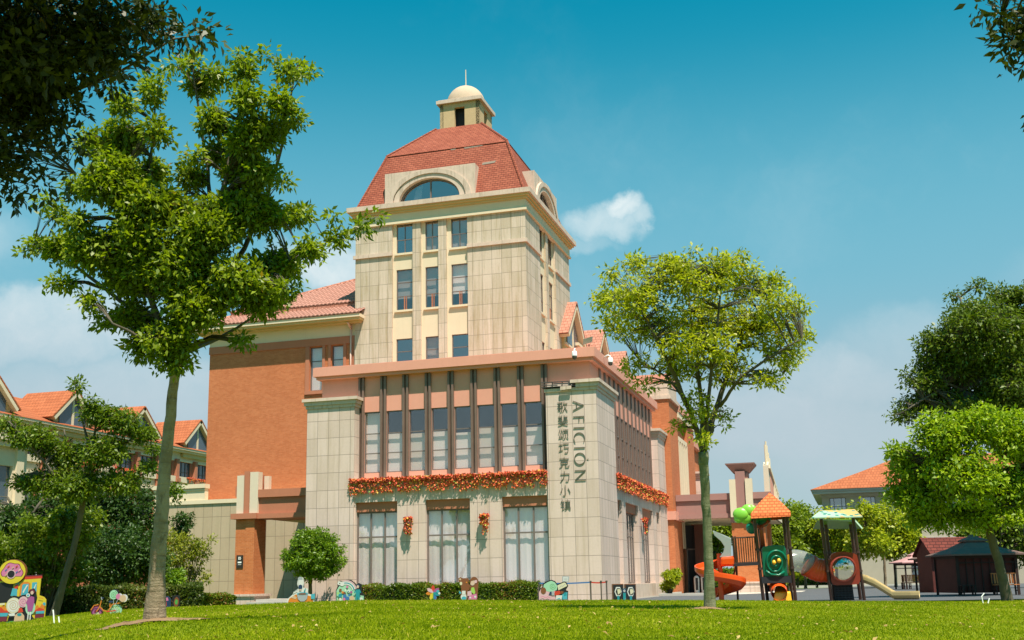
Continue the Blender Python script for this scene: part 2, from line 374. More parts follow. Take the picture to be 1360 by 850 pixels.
# leaf clouds -------------------------------------------------------
def leaf_mesh(name, pts, axes, nrm, L, wd, mat, parent=None, loc=None, tint=None, sub=False):
    N = len(pts); b = np.cross(nrm, axes); b /= np.maximum(np.linalg.norm(b, axis=1, keepdims=True), 1e-6)
    nn = np.cross(axes, b)
    L = L[:, None]; wd = wd[:, None]
    v0 = pts; v1 = pts+axes*L*.45+b*wd*.5+nn*wd*.15; v2 = pts+axes*L-nn*L*.12; v3 = pts+axes*L*.45-b*wd*.5+nn*wd*.15
    V = np.stack([v0, v1, v2, v3], 1).reshape(-1, 3)
    org = np.array(origin_of(parent) if parent is not None else (loc or (0, 0, 0)))
    V = (V-org).astype(np.float32)
    me = bpy.data.meshes.new(name); me.vertices.add(4*N); me.vertices.foreach_set('co', V.ravel())
    me.loops.add(4*N); me.loops.foreach_set('vertex_index', np.arange(4*N, dtype=np.int32))
    me.polygons.add(N); me.polygons.foreach_set('loop_start', np.arange(0, 4*N, 4, dtype=np.int32))
    try: me.polygons.foreach_set('loop_total', np.full(N, 4, dtype=np.int32))
    except Exception: pass
    me.update(calc_edges=True)
    a = me.attributes.new('tint', 'FLOAT', 'FACE')
    a.data.foreach_set('value', (rng.random(N) if tint is None else tint).astype(np.float32))
    me.materials.append(mat)
    o = bpy.data.objects.new(name, me); COL.objects.link(o)
    if parent is not None: o.parent = parent
    else: o.location = org
    return o
def unit(a): return a/np.maximum(np.linalg.norm(a, axis=-1, keepdims=True), 1e-6)
def lobe_cloud(lobes, D, n, leaf, clump_r, depth=0.8, per=60, flat=0.75, droop=0.25, shell=0.45):
    s = F_PX/D; clumps = []
    k_ = clump_r*s*.55; lobes = [(l[0], l[1], max(l[2]-k_, l[2]*.6), max(l[3]-k_, l[3]*.6))+tuple(l[4:]) for l in lobes]
    vol = np.array([(l[2]*l[3]*(l[2]+l[3])/2)**0.7 for l in lobes]); vol /= vol.sum()
    for l, fr in zip(lobes, vol):
        dd = l[4] if len(l) > 4 else rng.uniform(-1, 1)*depth
        c = np.array(at(l[0], l[1], D+dd)); rx, ry = l[2]/s, l[3]/s; rd = (rx+ry)/2
        k = max(1, int(round(n*fr/per)))
        d = unit(rng.normal(size=(k, 3))); r = rng.random(k)**shell
        clumps.append(c+(d[:, :1]*R*rx+d[:, 1:2]*U*ry+d[:, 2:]*W*rd)*r[:, None])
    cl = np.concatenate(clumps); k = len(cl)
    size = clump_r*rng.uniform(.6, 1.35, k)
    cnt = np.maximum(4, (per*(size/clump_r)**1.6*rng.uniform(.7, 1.2, k))).astype(int)
    idx = np.repeat(np.arange(k), cnt); N = len(idx)
    d = unit(rng.normal(size=(N, 3))); rr = rng.random(N)**.5
    off = d*rr[:, None]*size[idx][:, None]; off[:, 2] *= flat
    P = cl[idx]+off
    ax = unit(d+rng.normal(size=(N, 3))*.7+np.array([0, 0, -droop]))
    nr = unit(rng.normal(size=(N, 3))*.75+np.array([0, 0, 1.0]))
    L = leaf*rng.uniform(.65, 1.25, N); 
    ct = rng.random(k)
    tint = np.clip(ct[idx]*.55+rng.random(N)*.45, 0, 1)
    return cl, P, ax, nr, L, tint
def tree(name, label, cat, D, trunk, limbs, lobes, n, leaf, clump_r, bark, lmat, wratio=.5, depth=.8, per=60, group=None, twig_r=.012, ground=True, shell=.45, flat=.75):
    s = F_PX/D
    base = gpt(trunk[0][0], D) if ground else on_z(trunk[0][0], D, 0)
    t = thing(name, label, cat, base, group)
    cl, P, ax, nr, L, tint = lobe_cloud(lobes, D, n, leaf, clump_r, depth, per, shell=shell, flat=flat)
    leaf_mesh('crown', P, ax, nr, L, L*wratio, lmat, t, tint=tint)
    mb = MB(); pts = [base-Vector((0, 0, .25))]; rad = [trunk[0][2]/2/s*1.35]
    pts.append(base+Vector((0, 0, .05))); rad.append(trunk[0][2]/2/s*1.12)
    for i, q in enumerate(trunk):
        p = at(q[0], q[1], D)
        if p.z > base.z+.25: pts.append(p); rad.append(q[2]/2/s)
    rp, rr = [], []
    for i in range(len(pts)-1):
        k = 5 if i > 0 else 1
        for j in range(k):
            f = j/k; rp.append(pts[i].lerp(pts[i+1], f)+Vector((random.uniform(-1, 1), random.uniform(-1, 1), 0))*rad[i]*(.10 if i > 1 else 0)); rr.append((rad[i]*(1-f)+rad[i+1]*f)*random.uniform(.96, 1.04))
    rp.append(pts[-1]); rr.append(rad[-1]); mb.tube(rp, rr, 12)
    mb.build('trunk', bark, t, smooth=True)
    nodes = []
    if limbs:
        mb = MB()
        for li in limbs:
            q = [at(a[0], a[1], D+a[3]) for a in li]; r = [a[2]/2/s for a in li]
            fine, fr = [], []
            for i in range(len(q)-1):
                for j in range(4):
                    f = j/4; p = q[i].lerp(q[i+1], f)+Vector((random.uniform(-1, 1), random.uniform(-1, 1), random.uniform(-1, 1)))*r[i]*.35
                    if i == 0 and j == 0: p = q[0]
                    fine.append(p); fr.append(r[i]*(1-f)+r[i+1]*f)
            fine.append(q[-1]); fr.append(r[-1]); mb.tube(fine, fr, 7); nodes += list(zip(fine, fr))
        NP = np.array([tuple(a[0]) for a in nodes])
        for c in cl:
            i = int(np.argmin(((NP-c)**2).sum(1)+np.maximum(0, NP[:, 2]-c[2])*1.5))
            a, b = Vector(NP[i]), Vector(c); m = a.lerp(b, .5)+Vector((0, 0, (b-a).length*.10))
            r0 = min(nodes[i][1]*.5, twig_r*2.2); mb.tube([a, m, b], [r0, r0*.6, twig_r*.35], 4, cap=False)
        mb.build('limbs', BARK_D, t, smooth=True)
    return t
def shrub(name, label, cat, D, px, lobes, n, leaf, clump_r, lmat, wratio=.5, depth=.3, per=50, group=None, shell=.33):
    base = gpt(px, D); t = thing(name, label, cat, base, group)
    cl, P, ax, nr, L, tint = lobe_cloud(lobes, D, n, leaf, clump_r, depth, per, shell=shell)
    leaf_mesh('foliage', P, ax, nr, L, L*wratio, lmat, t, tint=tint)
    mb = MB()
    for c in cl[::3]:
        b = Vector(c); a = base+Vector((random.uniform(-.1, .1), random.uniform(-.1, .1), 0)); m = a.lerp(b, .5)+Vector((0, 0, .1))
        mb.tube([a, m, b], [.03, .018, .006], 4, cap=False)
    mb.build('stems', BARK_D, t, smooth=True)
    return t
def hedge(name, label, a, b, width, z0f, h, n, leaf, lmat, group=None, bumps=.06):
    """clipped hedge from a to b (ground points)"""
    a, b = Vector(a), Vector(b); L0 = (b-a).length; t = (b-a).normalized(); nn = Vector((t.y, -t.x, 0)).normalized()
    th = thing(name, label, 'hedge', a.lerp(b, .5), group)
    A, T, NN = np.array(a), np.array(t), np.array(nn)
    u = rng.random(n)*L0; f = rng.random(n)
    v = (rng.random(n)-.5)*width; z = rng.random(n)*h
    side = f < .5; v = np.where(side, np.sign(v)*width/2*rng.uniform(.82, 1.06, n), v); z = np.where(~side, h*rng.uniform(.86, 1.05, n), z)
    end = rng.random(n) < width/L0*.5; u = np.where(end, np.where(rng.random(n) < .5, 0, L0), u)
    bump = bumps*np.sin(u*2.3+v*3)+bumps*.7*np.sin(u*5.1+1)
    P = A+T*u[:, None]+NN*(v+bump*.4)[:, None]; P[:, 2] += z+bump*(z/h)
    ax = unit(rng.normal(size=(n, 3))+np.array([0, 0, .3])); nr = unit(rng.normal(size=(n, 3))+np.array([0, 0, .6]))
    Lf = leaf*rng.uniform(.6, 1.3, n)
    leaf_mesh('foliage', P, ax, nr, Lf, Lf*.6, lmat, th, tint=np.clip(.5+.3*np.sin(u*1.7)+rng.normal(size=n)*.25, 0, 1))
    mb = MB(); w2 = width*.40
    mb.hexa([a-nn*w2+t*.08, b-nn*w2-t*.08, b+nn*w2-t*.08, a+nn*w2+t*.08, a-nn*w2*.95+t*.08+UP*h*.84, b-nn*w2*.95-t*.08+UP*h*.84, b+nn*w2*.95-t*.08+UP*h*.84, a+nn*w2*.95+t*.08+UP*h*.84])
    mb.build('shade_core', TWIGDK, th)  # solid block coloured dark to stand in for shade inside the hedge
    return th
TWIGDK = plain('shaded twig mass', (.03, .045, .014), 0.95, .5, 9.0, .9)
# window ------------------------------------------------------------
def window(T, P, u0, u1, z0, z1, d, vs=(), hs=(), fw=.06, back=None, glass=None, frame=None, depth=.08, backs=None, name='window'):
    """window set at depth d (outward coordinate of its front); back = (material, gap); backs = list of (u0,u1,z0,z1,mat)"""
    mb = MB(); fm = frame or FRAME
    mb.pb(P, u0, u0+fw, z0, z1, d-depth, d); mb.pb(P, u1-fw, u1, z0, z1, d-depth, d)
    mb.pb(P, u0+fw, u1-fw, z0, z0+fw, d-depth, d); mb.pb(P, u0+fw, u1-fw, z1-fw, z1, d-depth, d)
    for u in vs: mb.pb(P, u-fw/2, u+fw/2, z0+fw, z1-fw, d-depth+.002, d-.003)
    for h in hs: mb.pb(P, u0+fw, u1-fw, h-fw/2, h+fw/2, d-depth+.004, d-.006)
    f = mb.build(name, fm, T)
    g = MB(); g.pb(P, u0+fw*.6, u1-fw*.6, z0+fw*.6, z1-fw*.6, d-depth*.5-.004, d-depth*.5+.004); g.build('pane', glass or GLASS, f)
    if backs is None and back: backs = [(u0, u1, z0, z1, back)]
    for q in (backs or []):
        c = MB(); a, b, c0, c1, mt = q
        k = max(2, int((b-a)/.09)); o0 = random.random()*6
        for i in range(k):
            ua, ub = a+(b-a)*i/k, a+(b-a)*(i+1)/k
            da, db = (.009*math.sin(i*1.9+o0)+.012*math.sin(i*.7)), (.009*math.sin((i+1)*1.9+o0)+.012*math.sin((i+1)*.7))
            if mt is not CURTAIN: da = db = 0
            c.face([P.p(ua, c0, d-depth-.12+da), P.p(ub, c0, d-depth-.12+db), P.p(ub, c1, d-depth-.12+db), P.p(ua, c1, d-depth-.12+da)])
        c.build('curtain' if mt is CURTAIN else 'blind', mt, f)
    return f
# ================================================================== SETTING
PF = Pl((0, 0), (1, 0), (0, -1)); PS = Pl((0, 0), (0, 1), (1, 0))
GRASS_M, n_ = new_mat('lawn turf')
p_ = pos(n_); a_ = n_.noise(p_, .25, 4, .6); b_ = n_.noise(p_, 2.2, 5, .7); c_ = n_.noise(p_, 30.0, 3, .7)
col_ = n_.mix(n_.math('ADD', n_.math('MULTIPLY', a_, .7), n_.math('MULTIPLY', b_, .4)), (.12, .17, .004), (.22, .25, .006))
col_ = n_.mix(n_.ramp(c_, .45, .75), col_, (.07, .10, .004))
col_ = n_.mix(n_.math('MULTIPLY', n_.ramp(b_, .62, .8), .45), col_, (.22, .20, .05))
finish(n_, col_, .9, c_, .8, .03, spec=.1)
FARG = plain('far ground cover', (.07, .12, .02), .95, .3, .2, .3)
sheet('ground', [(-2500, -2500), (2500, -2500), (2500, 3000), (-2500, 3000)], FARG, -0.08)
# mounded lawn
g = np.arange(-66, 66.01, .66); dd_ = np.arange(-14, 56.01, .66)
G, DD = np.meshgrid(g, dd_)
X_ = CAM[0]+RGT.x*G+FWD.x*DD; Y_ = CAM[1]+RGT.y*G+FWD.y*DD; Z_ = lawn_h(X_, Y_)
nx, ny = len(g), len(dd_)
me = bpy.data.meshes.new('lawn')
me.from_pydata(np.stack([X_, Y_, Z_], -1).reshape(-1, 3).tolist(), [], [(j*nx+i, j*nx+i+1, (j+1)*nx+i+1, (j+1)*nx+i) for j in range(ny-1) for i in range(nx-1)])
me.materials.append(GRASS_M); me.polygons.foreach_set('use_smooth', [True]*len(me.polygons))
o = bpy.data.objects.new('lawn', me); COL.objects.link(o); tag(o, kind='structure')
def q2(px, D, z=0.0): return on_z(px, D, z)
# asphalt yard and paths
sheet('asphalt_yard', [q2(905, 40.5), q2(1500, 40.5), q2(2300, 62), q2(1600, 104), q2(1150, 104), (7.4, 40), (4.0, 30), (.9, 20.0), (.9, -1.5)], ASPH, 0.012)
sheet('entrance_pavement', [(.6, 15.5), (4.0, 12.5), (8.2, 21.0), (8.2, 27.5), (.6, 27.5)], PAVE, 0.020)
sheet('wall_pavement', [(-17.5, -1.3), (.8, -1.3), (.8, 20.5), (-17.5, 0.5)], PAVE, 0.004)
sheet('far_path', [q2(1020, 105), q2(1700, 105), q2(1700, 112), q2(1020, 112)], PAVE, 0.03)
mb = MB(); a = q2(1000, 104.3); b = q2(1700, 104.3); mb.bar(a, b, .25, .3); tag(mb.build('kerb', CONC), kind='structure')
mb = MB(); mb.bar((.75, 12.0, .05), (4.15, 11.9, .05), .15, .2); mb.bar((.75, 12.0, .05), (.75, 20, .05), .15, .2); tag(mb.build('kerb', CONC), kind='structure')

# ================================================================== PODIUM
BLIND2 = plain('cream roller blind', (.66, .62, .55), 0.9, 0.06, 2.0, 0.1)
T = thing('podium_building', 'two storey stone clad hall with salmon upper band, standing before the tower', 'building', (-7.75, 8, 0))
def capping(mb, x0, x1, y0, y1, z):
    mb.box(x0-.06, x1+.06, y0-.06, y1+.06, z, z+.16); mb.box(x0-.13, x1+.13, y0-.13, y1+.13, z+.162, z+.36); mb.box(x0-.22, x1+.22, y0-.22, y1+.22, z+.362, z+.52)
mb = MB(); mb.box(-2.55, 0, 0, 4.3, 0, 10.08); mb.build('corner_pier', STONE, T)
mb = MB(); mb.box(-2.61, .06, -.06, 4.36, 10.082, 10.24)
mb.box(-1.0, .13, -.13, 4.43, 10.242, 10.44); mb.box(-1.25, .22, -.22, 4.52, 10.442, 10.60); mb.box(-2.55, -1.0, .35, 4.3, 10.242, 10.58)
mb.build('pier_capping', TRIM, T)
mb = MB(); mb.box(-2.72, -1.02, -.14, .34, 10.30, 10.335); mb.bar((-2.75, -.16, 10.56), (-1.2, -.16, 10.53), .05); mb.bar((-2.7, -.15, 10.44), (-1.9, -.14, 10.38), .05); mb.bar((-2.1, -.16, 10.47), (-1.0, -.12, 10.42), .06)
for x in (-2.6, -2.2, -1.7, -1.3): mb.bar((x, -.1, 10.25), (x+.05, -.12, 10.55), .04)
mb.build('broken_capping_frame', METAL_D, T)
mb = MB(); mb.hexa([(-1.75, -.2, 10.12), (-1.2, -.2, 10.15), (-1.2, -.15, 10.15), (-1.75, -.15, 10.12), (-1.75, -.2, 10.3), (-1.2, -.2, 10.31), (-1.2, -.15, 10.31), (-1.75, -.15, 10.3)]); mb.build('loose_slab', TRIM, T)
mb = MB(); mb.box(-15.5, -12.8, 0, 2.4, 0, 10.02); mb.build('pilaster', STONE, T)
mb = MB(); capping(mb, -15.5, -12.8, 0, 2.4, 10.022); mb.build('pilaster_capping', TRIM, T)
mb = MB(); mb.box(-2.4, 0, 18.2, 20.9, 0, 9.9); mb.build('pilaster', STONE, T)
mb = MB(); capping(mb, -2.4, 0, 18.2, 20.9, 9.902); mb.build('pilaster_capping', TRIM, T)
# ground floor walls
FO = [(-12.74, -10.45, .75, 5.06), (-8.93, -6.58, .75, 5.06), (-4.93, -2.62, .75, 5.06)]
SO = [(4.34, 5.9, .75, 5.06), (7.0, 10.72, .75, 5.06), (12.06, 15.7, .75, 5.06), (17.1, 18.16, .75, 5.06)]
mb = MB(); mb.wall(PF, -12.8, -2.55, 0, 6.2, FO, .5, -.10); mb.wall(PS, 4.3, 18.2, 0, 6.2, SO, .5, -.10); mb.build('stone_wall', STONE, T)
mb = MB(); mb.pb(PF, -12.8, -2.55, 0, .72, -.10, -.03); mb.pb(PS, 4.3, 18.2, 0, .72, -.10, -.03); mb.pb(PF, -12.78, -2.57, 6.2, 6.28, -.9, -.04); mb.pb(PS, 4.32, 18.18, 6.2, 6.28, -.7, -.04); mb.build('plinth_and_ledge', TRIM, T)
for P, OO in ((PF, FO), (PS, SO)):
    for u0, u1, z0, z1 in OO: mb = MB(); mb.pb(P, u0, u1, 4.58, z1, -.42, -.24); mb.build('window_head_panel', SALMON_D, T)
for i, (u0, u1, z0, z1) in enumerate(FO):
    w3 = (u1-u0)/3
    window(T, PF, u0, u1, .78, 4.575, -.32, (u0+w3, u0+2*w3), (3.30,), .075, CURTAIN)
for u0, u1, z0, z1 in SO:
    k = max(1, int(round((u1-u0)/.78))); window(T, PS, u0, u1, .78, 4.575, -.42, [u0+(u1-u0)*j/k for j in range(1, k)], (3.30,), .075, CURTAIN)
# upper storey
fc = [-12.72+i*1.2425 for i in range(9)]
sf = [2.95+i*1.24 for i in range(13)]
UO = [(fc[i]+.155, fc[i+1]-.155, 6.60, 9.80) for i in range(8)]
US = [(sf[i]+.14, sf[i+1]-.14, 6.60, 9.80) for i in range(12)]
mb = MB(); mb.wall(PF, -15.02, -.462, 6.2, 11.7, UO, .3, -.75); mb.wall(PS, .762, 19.0, 6.2, 11.7, US, .3, -.45)
mb.build('salmon_wall', SALMON, T)
for i in range(8):
    u0, u1, z0, z1 = UO[i]
    window(T, PF, u0, u1, z0, z1, -.80, (), (7.62, 8.65), .05, backs=[(u0, u1, z0+(.0, .02, .05, 0, .0, .03, .0, .06)[i], 8.6+(1.15, .02, -.03, .0, -.12, .04, .0, -.05)[i], (BLIND, BLIND2)[i in (2, 5)])])
for i in range(12):
    u0, u1, z0, z1 = US[i]; window(T, PS, u0, u1, z0, z1, -.465, (), (7.62, 8.65), .055, backs=[(u0, u1, z0, 8.6-random.random()*.25, random.choice((BLIND, BLIND2)))])
def fin(P, u, d0, d1):
    mb = MB()
    for s in (-1, 1): mb.pb(P, u+s*.105-.055, u+s*.105+.055, 6.285, 11.64, d0, d1)
    mb.pb(P, u-.049, u+.049, 6.285, 11.64, d0, d0+.02); mb.build('fin', FIN, T)
for u in fc: fin(PF, u, -.75, -.62)
for u in sf: fin(PS, u, -.45, -.395)
mb = MB()
mb.box(-15.22, -.22, .42, 19.06, 11.65, 11.80); mb.box(-15.36, -.09, .29, 19.2, 11.802, 12.27); mb.box(-15.30, -.15, .35, 19.1, 12.272, 12.30)
mb.build('cornice', SALMON, T)
mb = MB(); mb.box(-15.0, -14.7, 1.05, 18, 0, 11.64); mb.box(-15.45, -15.2, 2.4, 18, 0, 10.0); mb.box(-15.2, -.5, 18.6, 18.9, 0, 11.64); mb.build('back_wall', STONE, T)
mb = MB(); mb.box(-14.6, -.8, 6.0, 6.2, 0, 11.6); mb.box(-14.6, -.9, 1.1, 18.4, 5.5, 5.9); mb.box(-14.6, -6.5, 6.3, 18.4, 0, .1); mb.build('inner_partition', INNER, T)  # inner walls and floors coloured near-black to pass for unlit rooms
# cameras and lamp on the cornice
def dome_cam(P, u, z, d, label):
    t = thing('security_camera', label, 'camera', P.p(u, z, d))
    mb = MB(); mb.tube([P.p(u, z+.05, d), P.p(u, z+.16, d+.22), P.p(u, z+.10, d+.34), P.p(u, z+.02, d+.34)], .035, 8)
    mb.lathe(P.p(u, z, d+.34), [(.02, .04), (.10, .02), (.13, -.05), (.13, -.22)], 14); mb.build('housing', plain('white camera plastic', (.8, .8, .8), .4, .03) if 'white camera plastic' not in MATS else MATS['white camera plastic'], t, smooth=True)
    mb = MB(); mb.lathe(P.p(u, z, d+.34), [(.12, -.221), (.12, -.30), (.09, -.37), (.03, -.40), (0.0, -.40)], 14); mb.build('lens_dome', METAL_D, t, smooth=True)
dome_cam(PF, -1.02, 12.02, -.29, 'white dome camera on the front of the salmon cornice')
dome_cam(PS, 2.5, 12.08, -.09, 'white dome camera round the corner on the side of the salmon cornice')
t = thing('floodlight', 'grey floodlight on a stub above the podium corner', 'lamp', (-.45, .75, 12.30))
mb = MB(); mb.tube([(-.45, .75, 12.28), (-.45, .75, 12.5)], .03, 6); mb.build('bracket', METAL_D, t)
mb = MB(); mb.hexa([(-.72, .55, 12.45), (-.28, .55, 12.55), (-.28, .75, 12.62), (-.72, .75, 12.52), (-.66, .45, 12.72), (-.22, .45, 12.82), (-.22, .65, 12.86), (-.66, .65, 12.76)]); mb.build('lamp_head', CONC, t)

# wall sign ---------------------------------------------------------
SIGN = plain('grey green sign metal', (.10, .105, .075), .5, .1, 3.0, 0.0, metal=.3, spec=.4)
t = thing('wall_sign', 'dark metal lettering reading down the stone corner pier in two columns', 'sign', (-1.2, -.05, 4.3))
def glyph(ch, name, x, z, size, rot, offset=0.0):
    cu = bpy.data.curves.new(name, 'FONT'); cu.body = ch; cu.size = size; cu.extrude = .014; cu.align_x = 'CENTER'; cu.align_y = 'TOP_BASELINE' if rot else 'CENTER'; cu.offset = offset
    tmp = bpy.data.objects.new(name, cu); COL.objects.link(tmp); bpy.context.view_layer.update()
    me = bpy.data.meshes.new_from_object(tmp.evaluated_get(bpy.context.evaluated_depsgraph_get()))
    bpy.data.objects.remove(tmp)
    xs = [v.co.x for v in me.vertices]; ys = [v.co.y for v in me.vertices]; cx, cyy = (max(xs)+min(xs))/2, (max(ys)+min(ys))/2
    if rot: cyy = size*.35   # keep capitals on one baseline
    for v in me.vertices:
        a, b, c = v.co.x-cx, v.co.y-cyy, v.co.z
        if rot: a, b = b, -a
        v.co = Vector((x+a, -.030-c, z+b))-t.location
    me.materials.clear(); me.materials.append(SIGN)
    o = bpy.data.objects.new(name, me); COL.objects.link(o); o.parent = t; return o
CH = '\u6b4c\u6590\u9882\u5de7\u514b\u529b\u5c0f\u9547'
for i, c in enumerate(CH): glyph(c, 'character', -1.70+.004*i, 9.33-i*.683, .56, False, -.010)
WORD = 'AFICI\u00d3N'; adv = {'A': .70, 'F': .58, 'I': .24, 'C': .70, '\u00d3': .80, 'N': .74}
tot = sum(adv[c] for c in WORD); z = 9.70; k_ = 4.15/tot
for c in WORD:
    h = adv[c]*k_; glyph(c, 'letter', -.90, z-h/2, .86, True, -.024); z -= h

# ================================================================== TOWER
T = thing('tower', 'tall square stone tower with red mansard roof, arched dormers and a small domed lantern', 'tower', (-11.8, 15.6, 0))
cx, cy, H = -11.8, 15.6, 5.6
TP = [Pl((cx, cy-H), (1, 0), (0, -1)), Pl((cx+H, cy), (0, 1), (1, 0)), Pl((cx, cy+H), (-1, 0), (0, 1)), Pl((cx-H, cy), (0, -1), (-1, 0))]
LV = [(21.28, 23.16, 'a'), (17.62, 20.23, 'b'), (13.3, 15.80, 'b')]
BAY = {0: ([(-2.87, -1.78), (-.94, -.06), (.77, 1.85)], -3.10, 1.88, [(-1.74, -1.20), (-.03, .49)]),
       1: ([(-2.12, -.98), (.26, 1.42)], -2.25, 1.62, [(-.72, -.12)]), 2: ([], 0, 0, []), 3: ([], 0, 0, [])}
blds = {(0, 0, 0): None, (0, 0, 1): NETBL, (0, 0, 2): NETBL, (0, 1, 1): NETBL, (0, 1, 2): BLIND}
for k, P in enumerate(TP):
    bays, s0, s1, piers = BAY[k]
    mb = MB()
    if bays:
        mb.pb(P, -H if k % 2 == 0 else -H+.3, s0, 0, 23.16, -.3, 0); mb.pb(P, s1, H if k % 2 == 0 else H-.3, 0, 23.16, -.3, 0)
        for a, b in piers: mb.pb(P, a, b, 0, 23.16, -.3, -.02)
    else: mb.pb(P, -H if k % 2 == 0 else -H+.3, H if k % 2 == 0 else H-.3, 0, 23.16, -.3, 0)
    mb.build('stone_face', STONE_T, T)
    if not bays: continue
    mb = MB(); mb.wall(P, s0, s1, 0, 23.16, [(a, b, z0, z1) for a, b in bays for z0, z1, _ in LV], .2, -.16); mb.build('window_strip', CREAM, T)
    mb = MB()
    for a, b in bays:
        for z0, z1, _ in LV: mb.pb(P, a-.10, b+.10, z0-.13, z0-.002, -.16, -.03)
    mb.build('sills', CREAM, T)
    for i, (a, b) in enumerate(bays):
        for j, (z0, z1, ty) in enumerate(LV):
            bm_ = blds.get((k, j, i), NETBL if (i+j+k) % 2 else None)
            m_ = (a+b)/2
            if ty == 'a': window(T, P, a, b, z0, z1, -.22, (m_,), ((z0+z1)/2-.05,), .05, back=bm_, glass=GLASS_D if bm_ is None else GLASS)
            else:
                hh = (z0+(z1-z0)*.34, z0+(z1-z0)*.68)
                f = window(T, P, a, b, z0, z1, -.22, (), hh, .05, back=None, glass=GLASS_D if bm_ is None else GLASS, backs=[(a, b, z0+(z1-z0)*.3, z1, bm_)] if bm_ else None)
                g_ = MB(); g_.pb(P, m_-.06, m_+.0, z0, hh[0], -.29, -.215); g_.pb(P, m_+.08, m_+.11, z0, hh[0], -.29, -.216); g_.build('casement_frame', SALMON_D, f)
    # ledge
    for a, b in ((-H-.12, s0), (s1, H+.12)):
        aa, bb = (a, b) if k % 2 == 0 else (max(a, -H-.0), min(b, H+.0))
        mb = MB(); mb.pb(P, aa, bb, 21.14, 21.36, 0, .12); mb.build('ledge', TRIM, T)
mb = MB(); 
for k, P in enumerate(TP[2:]): pass
def ring(mb, half, inner, z0, z1):
    mb.box(cx-half, cx+half, cy-half, cy-inner, z0, z1); mb.box(cx-half, cx+half, cy+inner, cy+half, z0, z1)
    mb.box(cx-half, cx-inner, cy-inner, cy+inner, z0, z1); mb.box(cx+inner, cx+half, cy-inner, cy+inner, z0, z1)
ring(mb, H+.06, H-.3, 23.17, 23.88); ring(mb, H+.14, H-.3, 23.162, 23.30); mb.build('frieze', CREAM, T)
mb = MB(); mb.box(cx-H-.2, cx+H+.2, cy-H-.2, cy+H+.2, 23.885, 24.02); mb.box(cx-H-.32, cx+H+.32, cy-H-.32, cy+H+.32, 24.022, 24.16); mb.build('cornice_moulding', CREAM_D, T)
mb = MB(); mb.box(cx-H-.46, cx+H+.46, cy-H-.46, cy+H+.46, 24.162, 24.46); mb.box(cx-H-.1, cx+H+.1, cy-H-.1, cy+H+.1, 24.462, 24.56); mb.build('cornice', TRIM, T)
def frustum(mb, h0, z0, h1, z1):
    mb.hexa([(cx-h0, cy-h0, z0), (cx+h0, cy-h0, z0), (cx+h0, cy+h0, z0), (cx-h0, cy+h0, z0), (cx-h1, cy-h1, z1), (cx+h1, cy-h1, z1), (cx+h1, cy+h1, z1), (cx-h1, cy+h1, z1)])
mb = MB()
def hz_(z): return 5.55-(z-24.56)/3.8*1.45
for P, uc_ in ((TP[0], -.60), (TP[1], -.30), (TP[2], None), (TP[3], None)):
    rp_ = lambda s, z: P.p(s*hz_(z), z, hz_(z)-H)
    ru_ = lambda u, z: P.p(u, z, hz_(z)-H)
    if uc_ is None: mb.face([rp_(-1, 24.56), rp_(1, 24.56), rp_(1, 28.36), rp_(-1, 28.36)]); continue
    ua_, ub_ = uc_-2.2, uc_+2.2
    mb.face([rp_(-1, 24.56), ru_(ua_, 24.56), ru_(ua_, 28.36), rp_(-1, 28.36)]); mb.face([ru_(ub_, 24.56), rp_(1, 24.56), rp_(1, 28.36), ru_(ub_, 28.36)]); mb.face([ru_(ua_, 26.3), ru_(ub_, 26.3), ru_(ub_, 28.36), ru_(ua_, 28.36)])
frustum(mb, 4.16, 28.362, 1.62, 30.95)
for sx in (-1, 1):
    for sy in (-1, 1):
        mb.tube([(cx+sx*5.52, cy+sy*5.52, 24.6), (cx+sx*4.1, cy+sy*4.1, 28.38)], .09, 6); mb.tube([(cx+sx*4.13, cy+sy*4.13, 28.4), (cx+sx*1.6, cy+sy*1.6, 30.97)], .08, 6)
mb.build('mansard_roof', MANSARD, T)
mb = MB()
def onroof(px, py, z, off=.02):
    h = 5.55-(z-24.56)/3.8*1.45; p = on_y(px, py, cy-h-off); return p
for q in [((641, 216), (659, 213), (657, 216), (640, 219)), ((598, 198), (606, 196.5), (605, 198.5), (599, 199.5)), ((616, 195.5), (640, 191.5), (641, 193.5), (617, 197.5))]:
    pts = []
    for a, b in q:
        z = 27.5
        for _ in range(6): p = onroof(a, b, z); z = p.z
        pts.append(p)
    mb.prism(pts, (0, .05, .02))
mb.build('bare_roof_patch', plain('bare roof felt', (.24, .19, .15), .9, .2, 6.0, .3), T)
